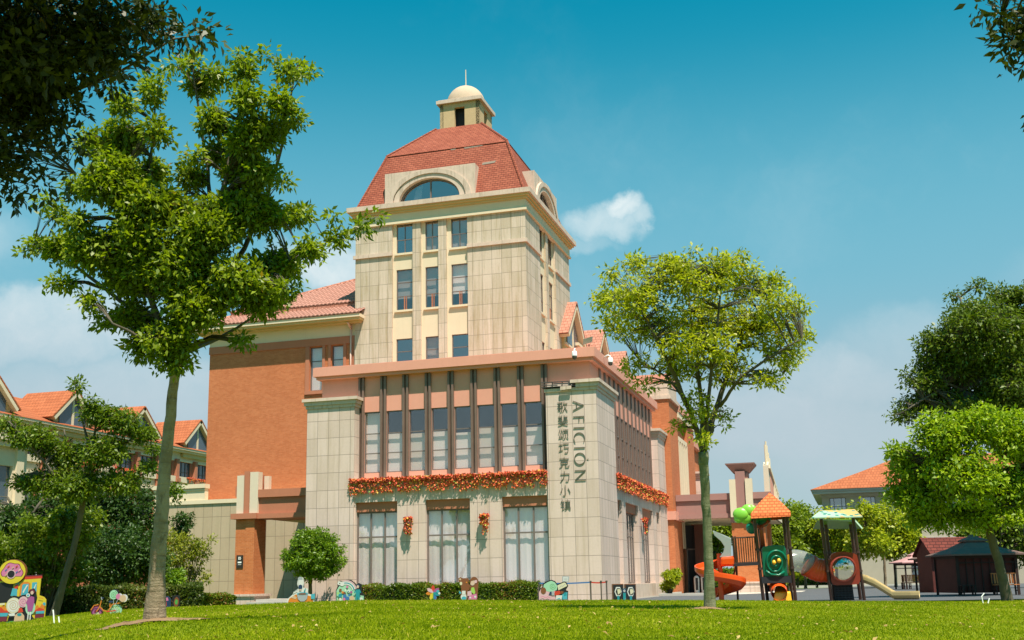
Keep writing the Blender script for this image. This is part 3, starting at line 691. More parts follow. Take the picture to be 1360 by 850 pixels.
def dormer(P, uc, hw, zt, back):
    N = 28
    arch = lambda rx, rz, z0=24.56: [(uc+rx*math.cos(math.pi*i/N), z0+rz*math.sin(math.pi*i/N)) for i in range(N+1)]
    a1 = arch(2.02, 1.42); d1, d0 = -.02, -back
    out = [(uc+hw, 24.56), (uc+hw, zt), (uc-hw, zt), (uc-hw, 24.56)]
    mb = MB()
    # front face as strips between arch and outline, then sides and top
    for i in range(N):
        (ua, za), (ub, zb) = a1[i], a1[i+1]
        def edge(u, z):
            ang = math.atan2(max(z-24.56, 0)/1.42, (u-uc)/2.02); c, s = math.cos(ang), math.sin(ang)
            k = min(hw/abs(c*1.0) if abs(c) > 1e-5 else 1e9, (zt-24.56)/s if s > 1e-5 else 1e9); return (uc+c*k, 24.56+s*k)
        (uA, zA), (uB, zB) = edge(ua, za), edge(ub, zb)
        if abs(uA-uc) > hw-1e-4 and abs(uB-uc) < hw-1e-4 or abs(uA-uc) < hw-1e-4 and abs(uB-uc) > hw-1e-4:
            cu = uc+hw*(1 if (uA+uB)/2 > uc else -1)
            mb.face([P.p(ua, za, d1), P.p(uA, zA, d1), P.p(cu, zt, d1), P.p(uB, zB, d1), P.p(ub, zb, d1)])
        else: mb.face([P.p(ua, za, d1), P.p(uA, zA, d1), P.p(uB, zB, d1), P.p(ub, zb, d1)])
        mb.face([P.p(ua, za, d1), P.p(ub, zb, d1), P.p(ub, zb, d1-.5), P.p(ua, za, d1-.5)])
    for (ua, za), (ub, zb) in zip(out, out[1:]): mb.face([P.p(ua, za, d1), P.p(ub, zb, d1), P.p(ub, zb, d0), P.p(ua, za, d0)])
    mb.build('dormer_surround', TRIM, T)
    mb = MB()
    for ra, rb, dz, dp in ((1, 1.18, 0, .07), (1.20, 1.38, 0, .14)):
        A, B = arch(2.02*ra, 1.42*ra), arch(2.02*rb, 1.42*rb+.02)
        for i in range(N):
            q = [A[i], B[i], B[i+1], A[i+1]]
            mb.prism([P.p(u, z, d1+.002) for u, z in q], P.n*dp)
    mb.build('dormer_arch', TRIM, T)
    A = arch(2.0, 1.40)
    mb = MB(); mb.face([P.p(u, z, d1-.30) for u, z in A]); mb.build('pane', GLASS_D, T)
    mb = MB(); mb.pb(P, uc-.05, uc+.03, 24.56, 25.93, d1-.33, d1-.24)
    B = arch(1.92, 1.32)
    for i in range(N): mb.prism([P.p(*A[i], d1-.28), P.p(*B[i], d1-.28), P.p(*B[i+1], d1-.28), P.p(*A[i+1], d1-.28)], P.n*.06)
    mb.build('dormer_frame', FRAME, T)
    mb = MB(); mb.face([P.p(uc-1.3, 24.57, d1-.42), P.p(uc-.75, 24.57, d1-.42), P.p(uc-.6, 25.7, d1-.42), P.p(uc-1.0, 25.6, d1-.42)]); mb.build('curtain', CURTAIN, T)
    mb = MB(); mb.pb(P, uc-2.18, uc+2.18, 24.57, 26.25, d1-1.6, d1-1.5); mb.build('dark_backing_panel', INNER, T)  # near-black panel standing in for the darkness behind the pane
dormer(TP[0], -.60, 3.02, 26.60, 1.1)
dormer(TP[1], -.30, 2.85, 26.60, 1.1)
# lantern
mb = MB(); h = 1.40
LP_ = [Pl((cx, cy-h), (1, 0), (0, -1)), Pl((cx+h, cy), (0, 1), (1, 0)), Pl((cx, cy+h), (-1, 0), (0, 1)), Pl((cx-h, cy), (0, -1), (-1, 0))]
for P in LP_: mb.wall(P, -h, h, 30.4, 32.74, [(-.36, .36, 31.05, 32.42)], .25, 0)
mb.build('lantern', plain('beige lantern render', (.50, .36, .20), .85, .1, 3.0, .4), T)
mb = MB(); mb.box(cx-.9, cx+.9, cy-.9, cy+.9, 30.6, 32.7); mb.build('lantern_shade_block', INNER, T)  # near-black filler block, its colour gives the shade seen through the openings
mb = MB(); mb.box(cx-1.6, cx+1.6, cy-1.6, cy+1.6, 32.75, 32.98); mb.box(cx-1.5, cx+1.5, cy-1.5, cy+1.5, 32.982, 33.05); mb.build('lantern_cornice', TRIM, T)
mb = MB(); mb.lathe((cx, cy, 33.05), [(1.34*math.cos(math.pi/2*i/12), 1.42*math.sin(math.pi/2*i/12)) for i in range(13)], 36); mb.build('dome', plain('beige dome render', (.48, .36, .26), .85, .1, 2.0, .3), T, smooth=True)
mb = MB(); mb.tube([(cx, cy, 34.4), (cx, cy, 35.75)], [.045, .03], 8); mb.build('lightning_rod', FRAME_W, T)

# ================================================================== BRICK WING (left)
T = thing('brick_wing', 'tall orange brick wing with a cream eave and hipped pantile roof, left of the tower', 'building', (-22.6, 15, 0))
x0, x1, yb = -27.75, -17.45, 10.2
WO = [(-20.55, -19.72, 12.95, 15.74), (-19.05, -18.28, 12.95, 15.74)]
mb = MB(); mb.wall(PF, x0, x1, 0, 15.80, WO+[(-19.0, -18.3, 7.4, 11.2)], .3, -yb); mb.box(x0, x0+.3, yb+.3, 27, 0, 15.8); mb.build('brick_wall', BRICK, T)
mb = MB(); mb.pb(PF, x0-.03, x1, 15.8, 16.28, -yb-.3, -yb+.07); mb.box(x0-.07, x0+.3, yb+.3, 27, 15.8, 16.28)
for a, b in ((-20.85, -20.58), (-19.68, -19.50), (-19.27, -19.10), (-18.24, -18.05), (-17.62, x1)): mb.pb(PF, a, b, 12.72, 15.798, -yb+.0, -yb+.06)
mb.pb(PF, -20.85, -17.5, 12.72, 12.94, -yb, -yb+.09)
mb.pb(PF, -19.2, -19.02, 7.2, 11.4, -yb, -yb+.08); mb.pb(PF, -18.28, -18.1, 7.2, 11.4, -yb, -yb+.08); mb.pb(PF, -19.2, -18.1, 11.41, 11.6, -yb, -yb+.1); mb.pb(PF, -19.2, -18.1, 7.0, 7.2, -yb, -yb+.1)
mb.build('salmon_trim', SALMON_D, T)
for u0, u1, z0, z1 in WO: window(T, PF, u0, u1, z0, z1, -yb-.12, (), (z0+1.9, ), .05, back=BLIND)
window(T, PF, -19.0, -18.3, 7.4, 11.2, -yb-.12, (), (9.9,), .05, back=None, glass=GLASS_D)
mb = MB(); mb.pb(PF, x0-.02, x1, 16.282, 17.1, -yb-.3, -yb+.02); mb.box(x0-.02, x0+.3, yb+.3, 27, 16.282, 17.1); mb.build('frieze', CREAM, T)
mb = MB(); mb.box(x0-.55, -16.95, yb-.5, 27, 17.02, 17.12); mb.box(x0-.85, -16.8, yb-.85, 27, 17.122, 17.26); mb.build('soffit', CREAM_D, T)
mb = MB(); mb.box(x0-.95, -16.76, yb-.95, 27, 17.262, 17.47); mb.build('eave', CREAM, T)
mb = MB(); mb.tube([(-17.72, yb-.08, 17.0), (-17.72, yb-.08, 12)], .055, 8); mb.tube([(-17.72, yb-.6, 17.02), (-17.72, yb-.1, 16.7)], .055, 8); mb.build('downpipe', plain('pale pink pipe', (.66, .45, .36), .6, .05), T, smooth=True)
# corrugated hipped roof: front slope, two tiers
def pantile(mb, xa, xb, ya, za, yb_, zb, hipl=0.0, pitch=.28, rows=8):
    """slope rising from (ya,za) to (yb_,zb); left edge moves right by hipl over the slope"""
    per = 6; 
    for r in range(rows):
        f0, f1 = r/rows, (r+1)/rows
        l0 = xa+hipl*f0; k0 = int((l0-xa)/(pitch/per)); K = int((xb-xa)/(pitch/per))
        prev = None
        for i in range(k0, K+1):
            x = xa+i*pitch/per; z_ = .055*abs(math.sin(math.pi*(x-xa)/pitch))
            a = (x, ya+(yb_-ya)*f0, za+(zb-za)*f0+z_+.05); b = (x, ya+(yb_-ya)*f1, za+(zb-za)*f1+z_)
            if prev: mb.face([prev[0], a, b, prev[1]]); mb.face([prev[0], a, (a[0], a[1], a[2]-.07), (prev[0][0], prev[0][1], prev[0][2]-.07)])
            prev = (a, b)
mb = MB(); XL = x0-.95
pantile(mb, XL, -16.70, yb-1.0, 17.50, yb+.95, 18.45, 1.95, rows=5)
pantile(mb, XL+1.9, x1, yb+.80, 18.68, yb+8.5, 22.75, 7.7, rows=18)
mb.build('pantile_roof', TILE_C, T)
mb = MB()
mb.face([(XL, yb-1.0, 17.48), (XL, 27, 17.48), (XL+8.6, 27, 22.7), (XL+9.55, yb+8.5, 22.7), (XL+1.95, yb+.95, 18.5)])
mb.face([(XL, yb-1.0, 17.47), (-16.75, yb-1.0, 17.47), (-16.75, yb+.95, 18.42), (XL+1.95, yb+.95, 18.42)])
mb.face([(XL+1.9, yb+.8, 18.64), (x1, yb+.8, 18.64), (x1, yb+8.5, 22.7), (XL+9.6, yb+8.5, 22.7)])
mb.box(XL+1.9, x1, yb+.82, yb+.95, 18.3, 18.66)
mb.tube([(XL+.05, yb-.95, 17.56), (XL+1.9, yb+.9, 18.5)], .10, 6); mb.tube([(XL+1.9, yb+.8, 18.72), (XL+9.6, yb+8.5, 22.8)], .11, 6)
mb.build('hip_and_ridge', TILE, T)

# terrace wall in front of the wing --------------------------------
T = thing('terrace_block', 'low stone clad terrace wall with a cream parapet below the brick wing', 'wall', (-23, 8.6, 0))
mb = MB(); mb.pb(PF, -30.3, -15.52, 0, 6.02, -9.4, -8.5); mb.pb(PF, -30.3, -29.9, 0, 6.02, -26, -9.42); mb.build('stone_wall', STONE_L, T)
mb = MB(); mb.pb(PF, -30.36, -15.54, 6.022, 6.26, -10.15, -8.42); mb.build('coping', CREAM, T)
mb = MB(); mb.pb(PF, -30.3, -26.72, 6.262, 7.0, -8.9, -8.5); mb.pb(PF, -30.3, -29.9, 6.262, 7.0, -26, -8.92); mb.pb(PF, -30.4, -26.66, 7.002, 7.26, -8.96, -8.38); mb.pb(PF, -30.34, -26.70, 6.86, 6.94, -8.5, -8.44); mb.build('parapet', CREAM, T)
mb = MB(); mb.pb(PF, -18.0, -17.35, 3.4, 4.55, -8.52, -8.46); mb.build('vent_grille', INNER, T)
mb = MB()
for x in (-19.15, -18.7): mb.lathe((x, 8.45, 3.35), [(0, -.1), (.11, -.08), (.13, 0), (.11, .08), (0, .1)], 12)
mb.build('wall_lamp', METAL_D, T)
# canopy ------------------------------------------------------------
T = thing('entrance_canopy', 'brick pillar with cream posts carrying a salmon beam to the hall', 'canopy', (-20.3, 3.1, 0))
px0, px1, py0, py1 = -20.98, -19.82, 2.5, 3.75
mb = MB(); mb.box(px0, px1, py0, py1, .56, 4.58); mb.box(px0+.62, px1+.001, py0-.035, py0+.3, .56, 4.58); mb.build('brick_pillar', BRICK_P, T)
mb = MB(); mb.box(px0-.22, px1+.22, py0-.22, py1+.22, 0, .44); mb.box(px0-.30, px1+.30, py0-.30, py1+.30, .442, .56); mb.build('pillar_base', STONE, T)
mb = MB(); mb.box(px0-.22, px1+.18, py0-.22, py1+.22, 4.60, 4.90); mb.box(px0+.48, px0+.80, py0-.06, py1, 4.902, 7.22); mb.box(px0+.1, px1-.1, py0+.12, py1-.1, 4.902, 7.1)
mb.box(px1+.182, -15.52, py0-.05, 5.2, 4.60, 4.86); mb.box(px1, -15.52, py0+.12, 8.4, 4.862, 5.75); mb.box(px1-.02, -15.52, py0-.02, 8.4, 5.752, 6.18); mb.box(px0-.5, px0-.02, 3.2, 3.7, 5.9, 6.5)
mb.build('salmon_beam', SALMON_D, T)
mb = MB(); mb.box(px0, px0+.46, py0, py1-.1, 4.904, 7.0); mb.box(px0+.82, px1+.16, py0-.03, py0+.45, 4.904, 7.16); mb.box(px1+.02, px1+.30, py1-.35, py1-.05, 4.904, 7.0); mb.build('cream_post', FRAME_W, T)
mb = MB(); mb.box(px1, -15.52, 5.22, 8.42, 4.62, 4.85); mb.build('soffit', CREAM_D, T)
mb = MB(); mb.box(-19.6, -15.52, 1.4, 8.4, 0, .14); mb.box(-19.3, -15.53, 1.9, 8.4, .142, .28); mb.build('step', CONC, T)
t = thing('plaque', 'small black plaque with white lettering on the brick pillar', 'sign', (-20.66, 2.48, 2.2))
mb = MB(); mb.box(-20.86, -20.46, 2.462, 2.498, 1.95, 2.65); mb.build('board', plain('black plaque', (.03, .025, .02), .4, .05), t)
WH = plain('white enamel', (.82, .82, .80), .5, .02)
mb = MB()
for i in range(3): mb.box(-20.74+i*.055, -20.71+i*.055, 2.452, 2.46, 2.40, 2.56)
mb.box(-20.75, -20.57, 2.452, 2.46, 2.47, 2.49); mb.box(-20.77, -20.55, 2.452, 2.46, 2.22, 2.30); mb.box(-20.76, -20.56, 2.452, 2.46, 2.13, 2.15); mb.build('lettering', WH, t)

# ================================================================== REAR WING with dormers (behind the podium)
def gable(T, X, yc, za, hw, hz, depth, mats, P=None):
    """gable dormer facing +X: triangle wall, verges, two roof slopes"""
    wallm, trimm, tilem = mats
    zl = za-hz
    mb = MB(); mb.prism([(X, yc-hw+.25, zl-.0), (X, yc+hw-.25, zl-.0), (X, yc, za-.28)], (-depth, 0, 0))
    mb.box(X-depth, X-.002, yc-hw+.3, yc+hw-.3, zl-1.6, zl); mb.build('dormer_wall', wallm, T)
    mb = MB()
    for s in (-1, 1):
        a = Vector((X+.42, yc+s*(hw+.15), zl-.28)); b = Vector((X+.42, yc, za)); n_v = Vector((0, s*hz, hw)).normalized()
        mb.hexa([a, b, b+Vector((-.85, 0, 0)), a+Vector((-.85, 0, 0)), a-n_v*.28, b-n_v*.28, b-n_v*.28+Vector((-.85, 0, 0)), a-n_v*.28+Vector((-.85, 0, 0))])
    mb.build('verge', trimm, T)
    mb = MB()
    for s in (-1, 1):
        a = Vector((X+.44, yc+s*(hw+.35), zl-.38)); b = Vector((X+.44, yc, za+.02)); n_v = Vector((0, s*hz, hw)).normalized()*.12
        mb.hexa([a+n_v*.02, b+n_v*.02, b+Vector((-depth, 0, 0)), a+Vector((-depth, 0, 0)), a+n_v, b+n_v, b+n_v+Vector((-depth, 0, 0)), a+n_v+Vector((-depth, 0, 0))])
    mb.build('dormer_roof', tilem, T)
    f = MB(); h2 = hz*.72; w2 = hw*.66
    for s in (-1, 1): f.prism([(X+.01, yc+s*.14, zl-.75), (X+.01, yc+s*w2, zl-.75), (X+.01, yc+s*w2, zl+.28), (X+.01, yc+s*.14, zl+h2)], (.05, 0, 0))
    wn_ = f.build('dormer_window', FRAME, T)
    f = MB()
    for s in (-1, 1): f.prism([(X+.062, yc+s*.2, zl-.69), (X+.062, yc+s*(w2-.06), zl-.69), (X+.062, yc+s*(w2-.06), zl+.25), (X+.062, yc+s*.2, zl+h2-.08)], (.01, 0, 0))
    f.build('pane', DGL, wn_)
    mb = MB(); mb.box(X, X+.12, yc-hw+.35, yc+hw-.35, zl-.92, zl-.78); mb.box(X, X+.1, yc-.13, yc+.13, zl-.8, zl+h2); mb.build('sill', trimm, T)
DGL = plain('blue grey glazing', (.06, .085, .11), .08, .1, 1.0, 0.0, spec=.8)
T = thing('rear_wing', 'long wing with cream gable dormers and terracotta roof behind the hall', 'building', (-10, 33, 0))
mb = MB(); mb.box(-15, -6.5, 21.4, 40, 0, 16.4); mb.build('wall', BRICK, T)
mb = MB(); mb.box(-15.2, -6.3, 21.3, 40.2, 16.402, 16.95); mb.box(-15.6, -5.7, 21.3, 40.6, 16.952, 17.15); mb.build('eave', CREAM, T)
mb = MB(); mb.prism([(-5.8, 21.3, 17.152), (-10.6, 21.3, 19.3), (-15.5, 21.3, 17.152)], (0, 19, 0)); mb.build('roof', TILE, T)
for y in (20.6, 29.75, 38.6): gable(T, -6.0, y, 19.75, 2.45, 2.35, 4.2, (CREAM_D, CREAM, TILE))

# ================================================================== RIGHT BRICK BLOCK + portico
T = thing('brick_block', 'orange brick side block with pale window strips and stone attic, right of the hall', 'building', (-1.5, 30, 0))
mb = MB(); mb.box(-6, .40, 20.95, 24.6, 0, 12.75); mb.box(-6, .15, 24.62, 29.2, 0, 12.0); mb.box(-6, .40, 29.22, 33.0, 0, 12.0); mb.box(-6, .1, 33.02, 40, 0, 10.9); mb.build('brick_wall', BRICK, T)
mb = MB(); mb.box(-6.1, .55, 20.85, 24.7, 12.752, 13.0); mb.box(-6, .42, 20.93, 24.6, 13.002, 13.82); mb.build('stone_attic', TRIM, T)
mb = MB(); mb.box(-6, .44, 20.92, 24.62, 13.822, 14.45); mb.build('salmon_cornice', SALMON, T); mb = MB(); mb.box(-6, .55, 24.71, 33.2, 12.4, 12.95); mb.build('salmon_cornice', SALMON, T); mb = MB(); mb.box(-6, .4, 33.03, 40.1, 10.902, 11.5); mb.build('salmon_cornice', SALMON, T); mb = MB(); mb.box(-.2, .56, 20.80, 24.75, 4.75, 5.3); mb.build('salmon_cornice', SALMON, T)
mb = MB(); mb.box(-6, .5, 24.712, 33.1, 12.002, 12.38)
for y in (24.9, 25.9, 26.9, 27.9, 28.85): mb.box(.15, .42, y, y+.28, 3.0, 10.4)
mb.box(.151, .40, 24.7, 29.15, 10.402, 10.7); mb.build('pale_strip', CREAM, T)
mb = MB()
for y in (25.2, 26.2, 27.2, 28.2): mb.box(.15, .20, y-.02, y+.68, 3.0, 10.4)
mb.build('glazing', DGL, T)
mb = MB(); mb.box(-.5, .75, 35.0, 37.2, 0, 8.6); capping(mb, -.5, .75, 35.0, 37.2, 8.602); mb.build('stone_pilaster', STONE, T)
T = thing('portico', 'mauve flat topped portico on a brick pillar with cream posts and a bowl finial', 'portico', (4.8, 23, 0))
mb = MB(); mb.box(.42, 6.6, 22.0, 22.5, 6.0, 6.42); mb.box(.42, 6.6, 22.12, 33.4, 5.12, 5.998); mb.box(.42, 6.6, 22.0, 22.5, 4.82, 5.118); mb.box(.42, 6.6, 22.502, 33.5, 6.0, 6.30)
mb.box(4.40, 5.02, 21.82, 22.0, 5.4, 7.8); mb.box(4.36, 5.2, 22.0, 23.2, 6.422, 7.72)
mb.box(3.95, 6.2, 21.9, 22.0, 4.5, 4.82); mb.build('mauve_beam', MAUVE, T)
mb = MB(); c = Vector((4.75, 22.6, 0)); mb.lathe((4.75, 22.6, 0), [(.50*1.414, 7.72), (1.32, 8.25), (1.34, 8.33), (1.20, 8.33), (.3, 7.9), (0, 7.9)], 4)
for i, v in enumerate(mb.v):
    d = v-c; a = math.radians(45); mb.v[i] = Vector((c.x+(d.x*math.cos(a)-d.y*math.sin(a)), c.y+(d.x*math.sin(a)+d.y*math.cos(a)), v.z))
mb.build('bowl_finial', MAUVE, T)
mb = MB(); mb.box(.42, 6.5, 22.5, 33.4, 4.82, 5.118); mb.build('soffit', CREAM, T)
mb = MB(); mb.box(4.0, 4.40, 21.72, 22.3, 4.84, 7.28); mb.box(5.02, 5.46, 21.72, 22.3, 4.84, 7.3); mb.build('cream_post', CREAM, T)
mb = MB(); mb.box(3.98, 5.65, 22.05, 23.9, .7, 4.48); mb.box(5.66, 6.1, 22.4, 23.6, .7, 4.48); mb.build('brick_pillar', BRICK_P, T); mb = MB(); mb.box(4.4, 5.8, 31.5, 33, 0, 4.8); mb.build('brick_pillar', BRICK_P, T)
mb = MB(); mb.box(3.72, 5.9, 21.8, 24.1, 0, .60); mb.box(3.66, 5.96, 21.74, 24.16, .602, .70); mb.build('pillar_base', STONE, T)
mb = MB(); mb.box(1.15, 1.95, 25.0, 25.5, 0, 4.6); mb.box(1.15, 1.5, 25.5, 27.3, 0, 4.6); mb.build('side_wall', plain('dark brown panel', (.075, .03, .02), .7, .1), T)
mb = MB(); mb.box(.42, 1.148, 26.0, 26.2, 0, 4.6); mb.build('doorway', INNER, T)
mb = MB(); mb.box(.45, .52, 25.9, 25.98, 0, 3.0); mb.box(1.02, 1.1, 25.9, 25.98, 0, 3.0); mb.box(.52, 1.02, 25.9, 25.98, 2.9, 3.0); mb.build('door_frame', FRAME, T)
WH2 = plain('off white plastic', (.66, .68, .68), .5, .03)
for x in (1.25, 1.72):
    t = thing('litter_bin', 'pale swing top litter bin by the portico doorway, %s of the two' % ('left' if x < 1.5 else 'right'), 'bin', (x, 24.2, 0))
    mb = MB(); mb.lathe((x, 24.2, 0), [(.17, .02), (.19, .95), (.17, 1.05), (.10, 1.14), (0, 1.16)], 16); mb.build('bin_body', WH2, t, smooth=True)
    mb = MB(); mb.box(x-.05, x+.12, 24.0, 24.03, .2, 1.0); mb.build('dark_panel', INNER, t)
# slanted screen wall with rods beyond the portico
T = thing('screen_wall', 'cream framed sloping screen wall with thin upright rods beyond the portico', 'wall', (6.3, 28, 0))
mb = MB(); mb.prism([(6.0, 25.2, 6.31), (6.0, 25.2, 8.45), (6.0, 26.1, 8.75), (6.0, 33.5, 6.9), (6.0, 33.5, 6.31)], (.35, 0, 0)); mb.build('screen', FRAME_W, T)
mb = MB(); mb.prism([(6.36, 26.2, 6.4), (6.36, 26.2, 8.3), (6.36, 29.0, 7.6), (6.36, 29.0, 6.4)], (.03, 0, 0)); mb.build('salmon_panel', SALMON, T)
mb = MB(); mb.bar((6.42, 25.2, 8.35), (6.42, 33.5, 6.95), .12, .25); mb.bar((6.62, 25.2, 5.3), (6.62, 33.5, 5.3), .04, .9)
for y in (29.3, 30.4, 31.5, 32.6): mb.bar((6.42, y, 6.3), (6.42, y, 7.7-(y-29.3)*.17), .14, .14)
mb.build('frame', CREAM, T)
mb = MB()
for i, y in enumerate((25.3, 26.3, 27.2, 28.2, 29.2)): mb.tube([(6.2, y, 8.2), (6.2, y, 9.5+(.35, .7, .5, .1, -.2)[i])], .06, 6)
mb.build('rod', CREAM, T)

# ================================================================== BACKGROUND LEFT BUILDING
T = thing('dormered_block', 'long distant block of salmon and cream bays with gable dormers at the far left', 'building', (-55, 30, 0))
XB = -50.0
PB = Pl((XB, 0), (0, 1), (1, 0))
wins = [(y, y+2.1) for y in np.arange(.2, 52, 3.13)]
rows = [(11.45, 12.9), (7.4, 9.5), (3.2, 5.6)]
mb = MB(); mb.wall(PB, -2, 53, 0, 13.1, [(a+.3, b+.3, z0, z1) for a, b in wins for z0, z1 in rows], .3, 0); mb.box(XB-14, XB-.3, 52.7, 53, 0, 13.1); mb.build('wall', SALMON_D, T)
mb = MB(); mb.pb(PB, -2, 53, 13.102, 13.75, -.3, .05); mb.pb(PB, -2.3, 53.3, 13.752, 13.95, -.3, .55); mb.pb(PB, -2.4, 53.4, 13.952, 14.15, -.5, .75)
mb.pb(PB, -2, 53, 10.2, 10.9, 0, .10); mb.pb(PB, -2, 53, 9.9, 10.19, 0, .3)
for a, b in wins: mb.pb(PB, a+.1, b+.5, 10.9, 11.44, 0, .30); mb.pb(PB, a+.1, b+.5, 12.92, 13.10, 0, .1)
mb.build('cream_band', CREAM, T)
mb = MB()
for a, b in wins: mb.pb(PB, b+.62, b+1.02, 0, 13.1, 0, .35); mb.pb(PB, b+.55, b+1.1, 10.9, 11.3, 0, .5)
mb.build('salmon_pier', SALMON_D, T)
for a, b in wins:
    for z0, z1 in rows:
        k = MB(); k.pb(PB, a+.32, b+.28, z0+.02, z1-.02, -.2, -.15); fw_ = k.build('pane_group', DGL, T); fw_.name = 'window'
        k = MB()
        for q in range(4): uu = a+.34+(b-a-.1)*q/3; k.pb(PB, uu-.04, uu+.04, z0+.02, z1-.02, -.15, -.10)
        k.pb(PB, a+.32, b+.28, z0+.45, z0+.51, -.148, -.11); k.build('frame', METAL_D, fw_)
mb = MB(); mb.prism([(XB+.8, -2.5, 14.152), (XB-5.2, -2.5, 17.0), (XB-13, -2.5, 14.152)], (0, 56, 0)); mb.build('roof', TILE_O, T)
for y in (6.1, 15.5, 24.95, 34.35, 43.7): gable(T, XB+.35, y, 17.15, 2.55, 2.2, 5.0, (CREAM_D, CREAM, TILE_O))
mb = MB(); mb.tube([(XB+.45, 21.6, 0), (XB+.45, 21.6, 10.2)], .12, 8); mb.build('white_downpipe', WH, T)
T = thing('beige_bay_block', 'beige stepped bay block at the far left edge', 'building', (-46.5, 8, 0))
mb = MB(); PB2 = Pl((-45, 0), (0, 1), (1, 0))
mb.wall(PB2, -6, 14.4, 0, 10.9, [(11.2, 13.0, 6.9, 9.6), (7.0, 9.0, 6.9, 9.6), (11.8, 12.6, 4.0, 4.7), (13.1, 13.9, 4.0, 4.7)], .4, 0); mb.box(-49.6, -45.4, 14.0, 14.4, 0, 10.9); mb.build('wall', CREAM, T)
mb = MB(); mb.pb(PB2, -6, 14.8, 10.902, 11.3, -4.6, .35); mb.pb(PB2, -6, 15.1, 11.302, 11.75, -4.6, .6); mb.pb(PB2, -6, 14.7, 5.8, 6.3, 0, .3); mb.pb(PB2, -6, 14.4, 3.3, 3.75, 0, .35); mb.pb(PB2, 13.2, 13.9, 6.3, 10.9, 0, .2); mb.pb(PB2, 9.9, 10.6, 6.3, 10.9, 0, .2); mb.build('cornice_band', CREAM, T)
mb = MB(); mb.box(-45.35, -45.25, 6.5, 14, 3.8, 9.8); mb.build('glazing', DGL, T)

# ================================================================== BACKGROUND RIGHT BUILDING
T = thing('hipped_house', 'pale two storey house with orange hipped roof beyond the playground trees', 'building', (18, 66, 0))
PH = Pl((0, 60), (1, 0), (0, -1))
wl = [(9.7, 11.2, 6.7, 8.35), (12.4, 13.9, 6.7, 8.35), (15.6, 17.1, 6.7, 8.35), (18.8, 20.3, 6.7, 8.35), (16.6, 18.0, .2, 3.0), (20.5, 22, .4, 3)]
BEI = plain('beige wall paint', (.40, .35, .27), .85, .08, 1.0, .1, streak=.15)
mb = MB(); mb.wall(PH, 9.0, 34, 0, 8.7, wl, .3, 0); mb.box(9.0, 9.3, 60.3, 76, 0, 8.7); mb.build('wall', BEI, T)
mb = MB(); mb.pb(PH, 8.95, 34, 4.2, 4.4, 0, .12); mb.pb(PH, 8.9, 34, 8.45, 8.72, 0, .1); mb.build('string_course', CONC, T)
for q in wl: window(T, PH, *q, -.1, ((q[0]+q[1])/2-.35, (q[0]+q[1])/2+.35), ((q[2]+q[3])/2,), .06, glass=GLASS_D)
mb = MB(); mb.box(8.2, 35, 59.2, 77, 8.73, 8.95); mb.box(8.1, 35, 59.1, 77, 8.952, 9.15); mb.build('eave', CONC, T)
mb = MB()
mb.hexa([(8.0, 59.0, 9.152), (35, 59.0, 9.152), (35, 77, 9.152), (8.0, 77, 9.152), (12.6, 63.6, 11.0), (33, 63.6, 11.0), (33, 72, 11.0), (12.6, 72, 11.0)])
mb.hexa([(11.2, 62.3, 10.4), (34, 62.3, 10.4), (34, 74, 10.4), (11.2, 74, 10.4), (16.5, 67.5, 12.7), (30, 67.5, 12.7), (30, 69, 12.7), (16.5, 69, 12.7)])
mb.build('roof', TILE_O, T)
# ================================================================== VEGETATION
LF1 = leafmat('fresh green leaf', (.075, .125, .006), (.27, .33, .014), (.42, .24, .04), .40)
LF2 = leafmat('yellow green leaf', (.16, .20, .008), (.47, .48, .025), (.52, .27, .05), .42)
LF3 = leafmat('bright round tree leaf', (.10, .18, .006), (.36, .46, .015), None, .35)
LF4 = leafmat('deep green leaf', (.05, .09, .007), (.16, .215, .013), None, .25)
LF5 = leafmat('dark shrub leaf', (.022, .055, .010), (.055, .105, .014), None, .22)
LF6 = leafmat('mid shrub leaf', (.05, .10, .006), (.18, .24, .012), (.30, .15, .05), .32)
LF7 = leafmat('shaded near leaf', (.025, .040, .008), (.06, .07, .012), (.14, .07, .02), .20)  # leaf colour darkened to carry the shade of the crown above
LFB = leafmat('ball tree leaf', (.05, .12, .006), (.20, .30, .012), None, .30)
LFY = leafmat('lime distant leaf', (.18, .24, .008), (.42, .44, .018), None, .35)
LFG = leafmat('green distant leaf', (.09, .15, .007), (.24, .30, .014), None, .3)
LFH = leafmat('hedge leaf', (.05, .095, .006), (.17, .22, .012), (.25, .12, .04), .3)

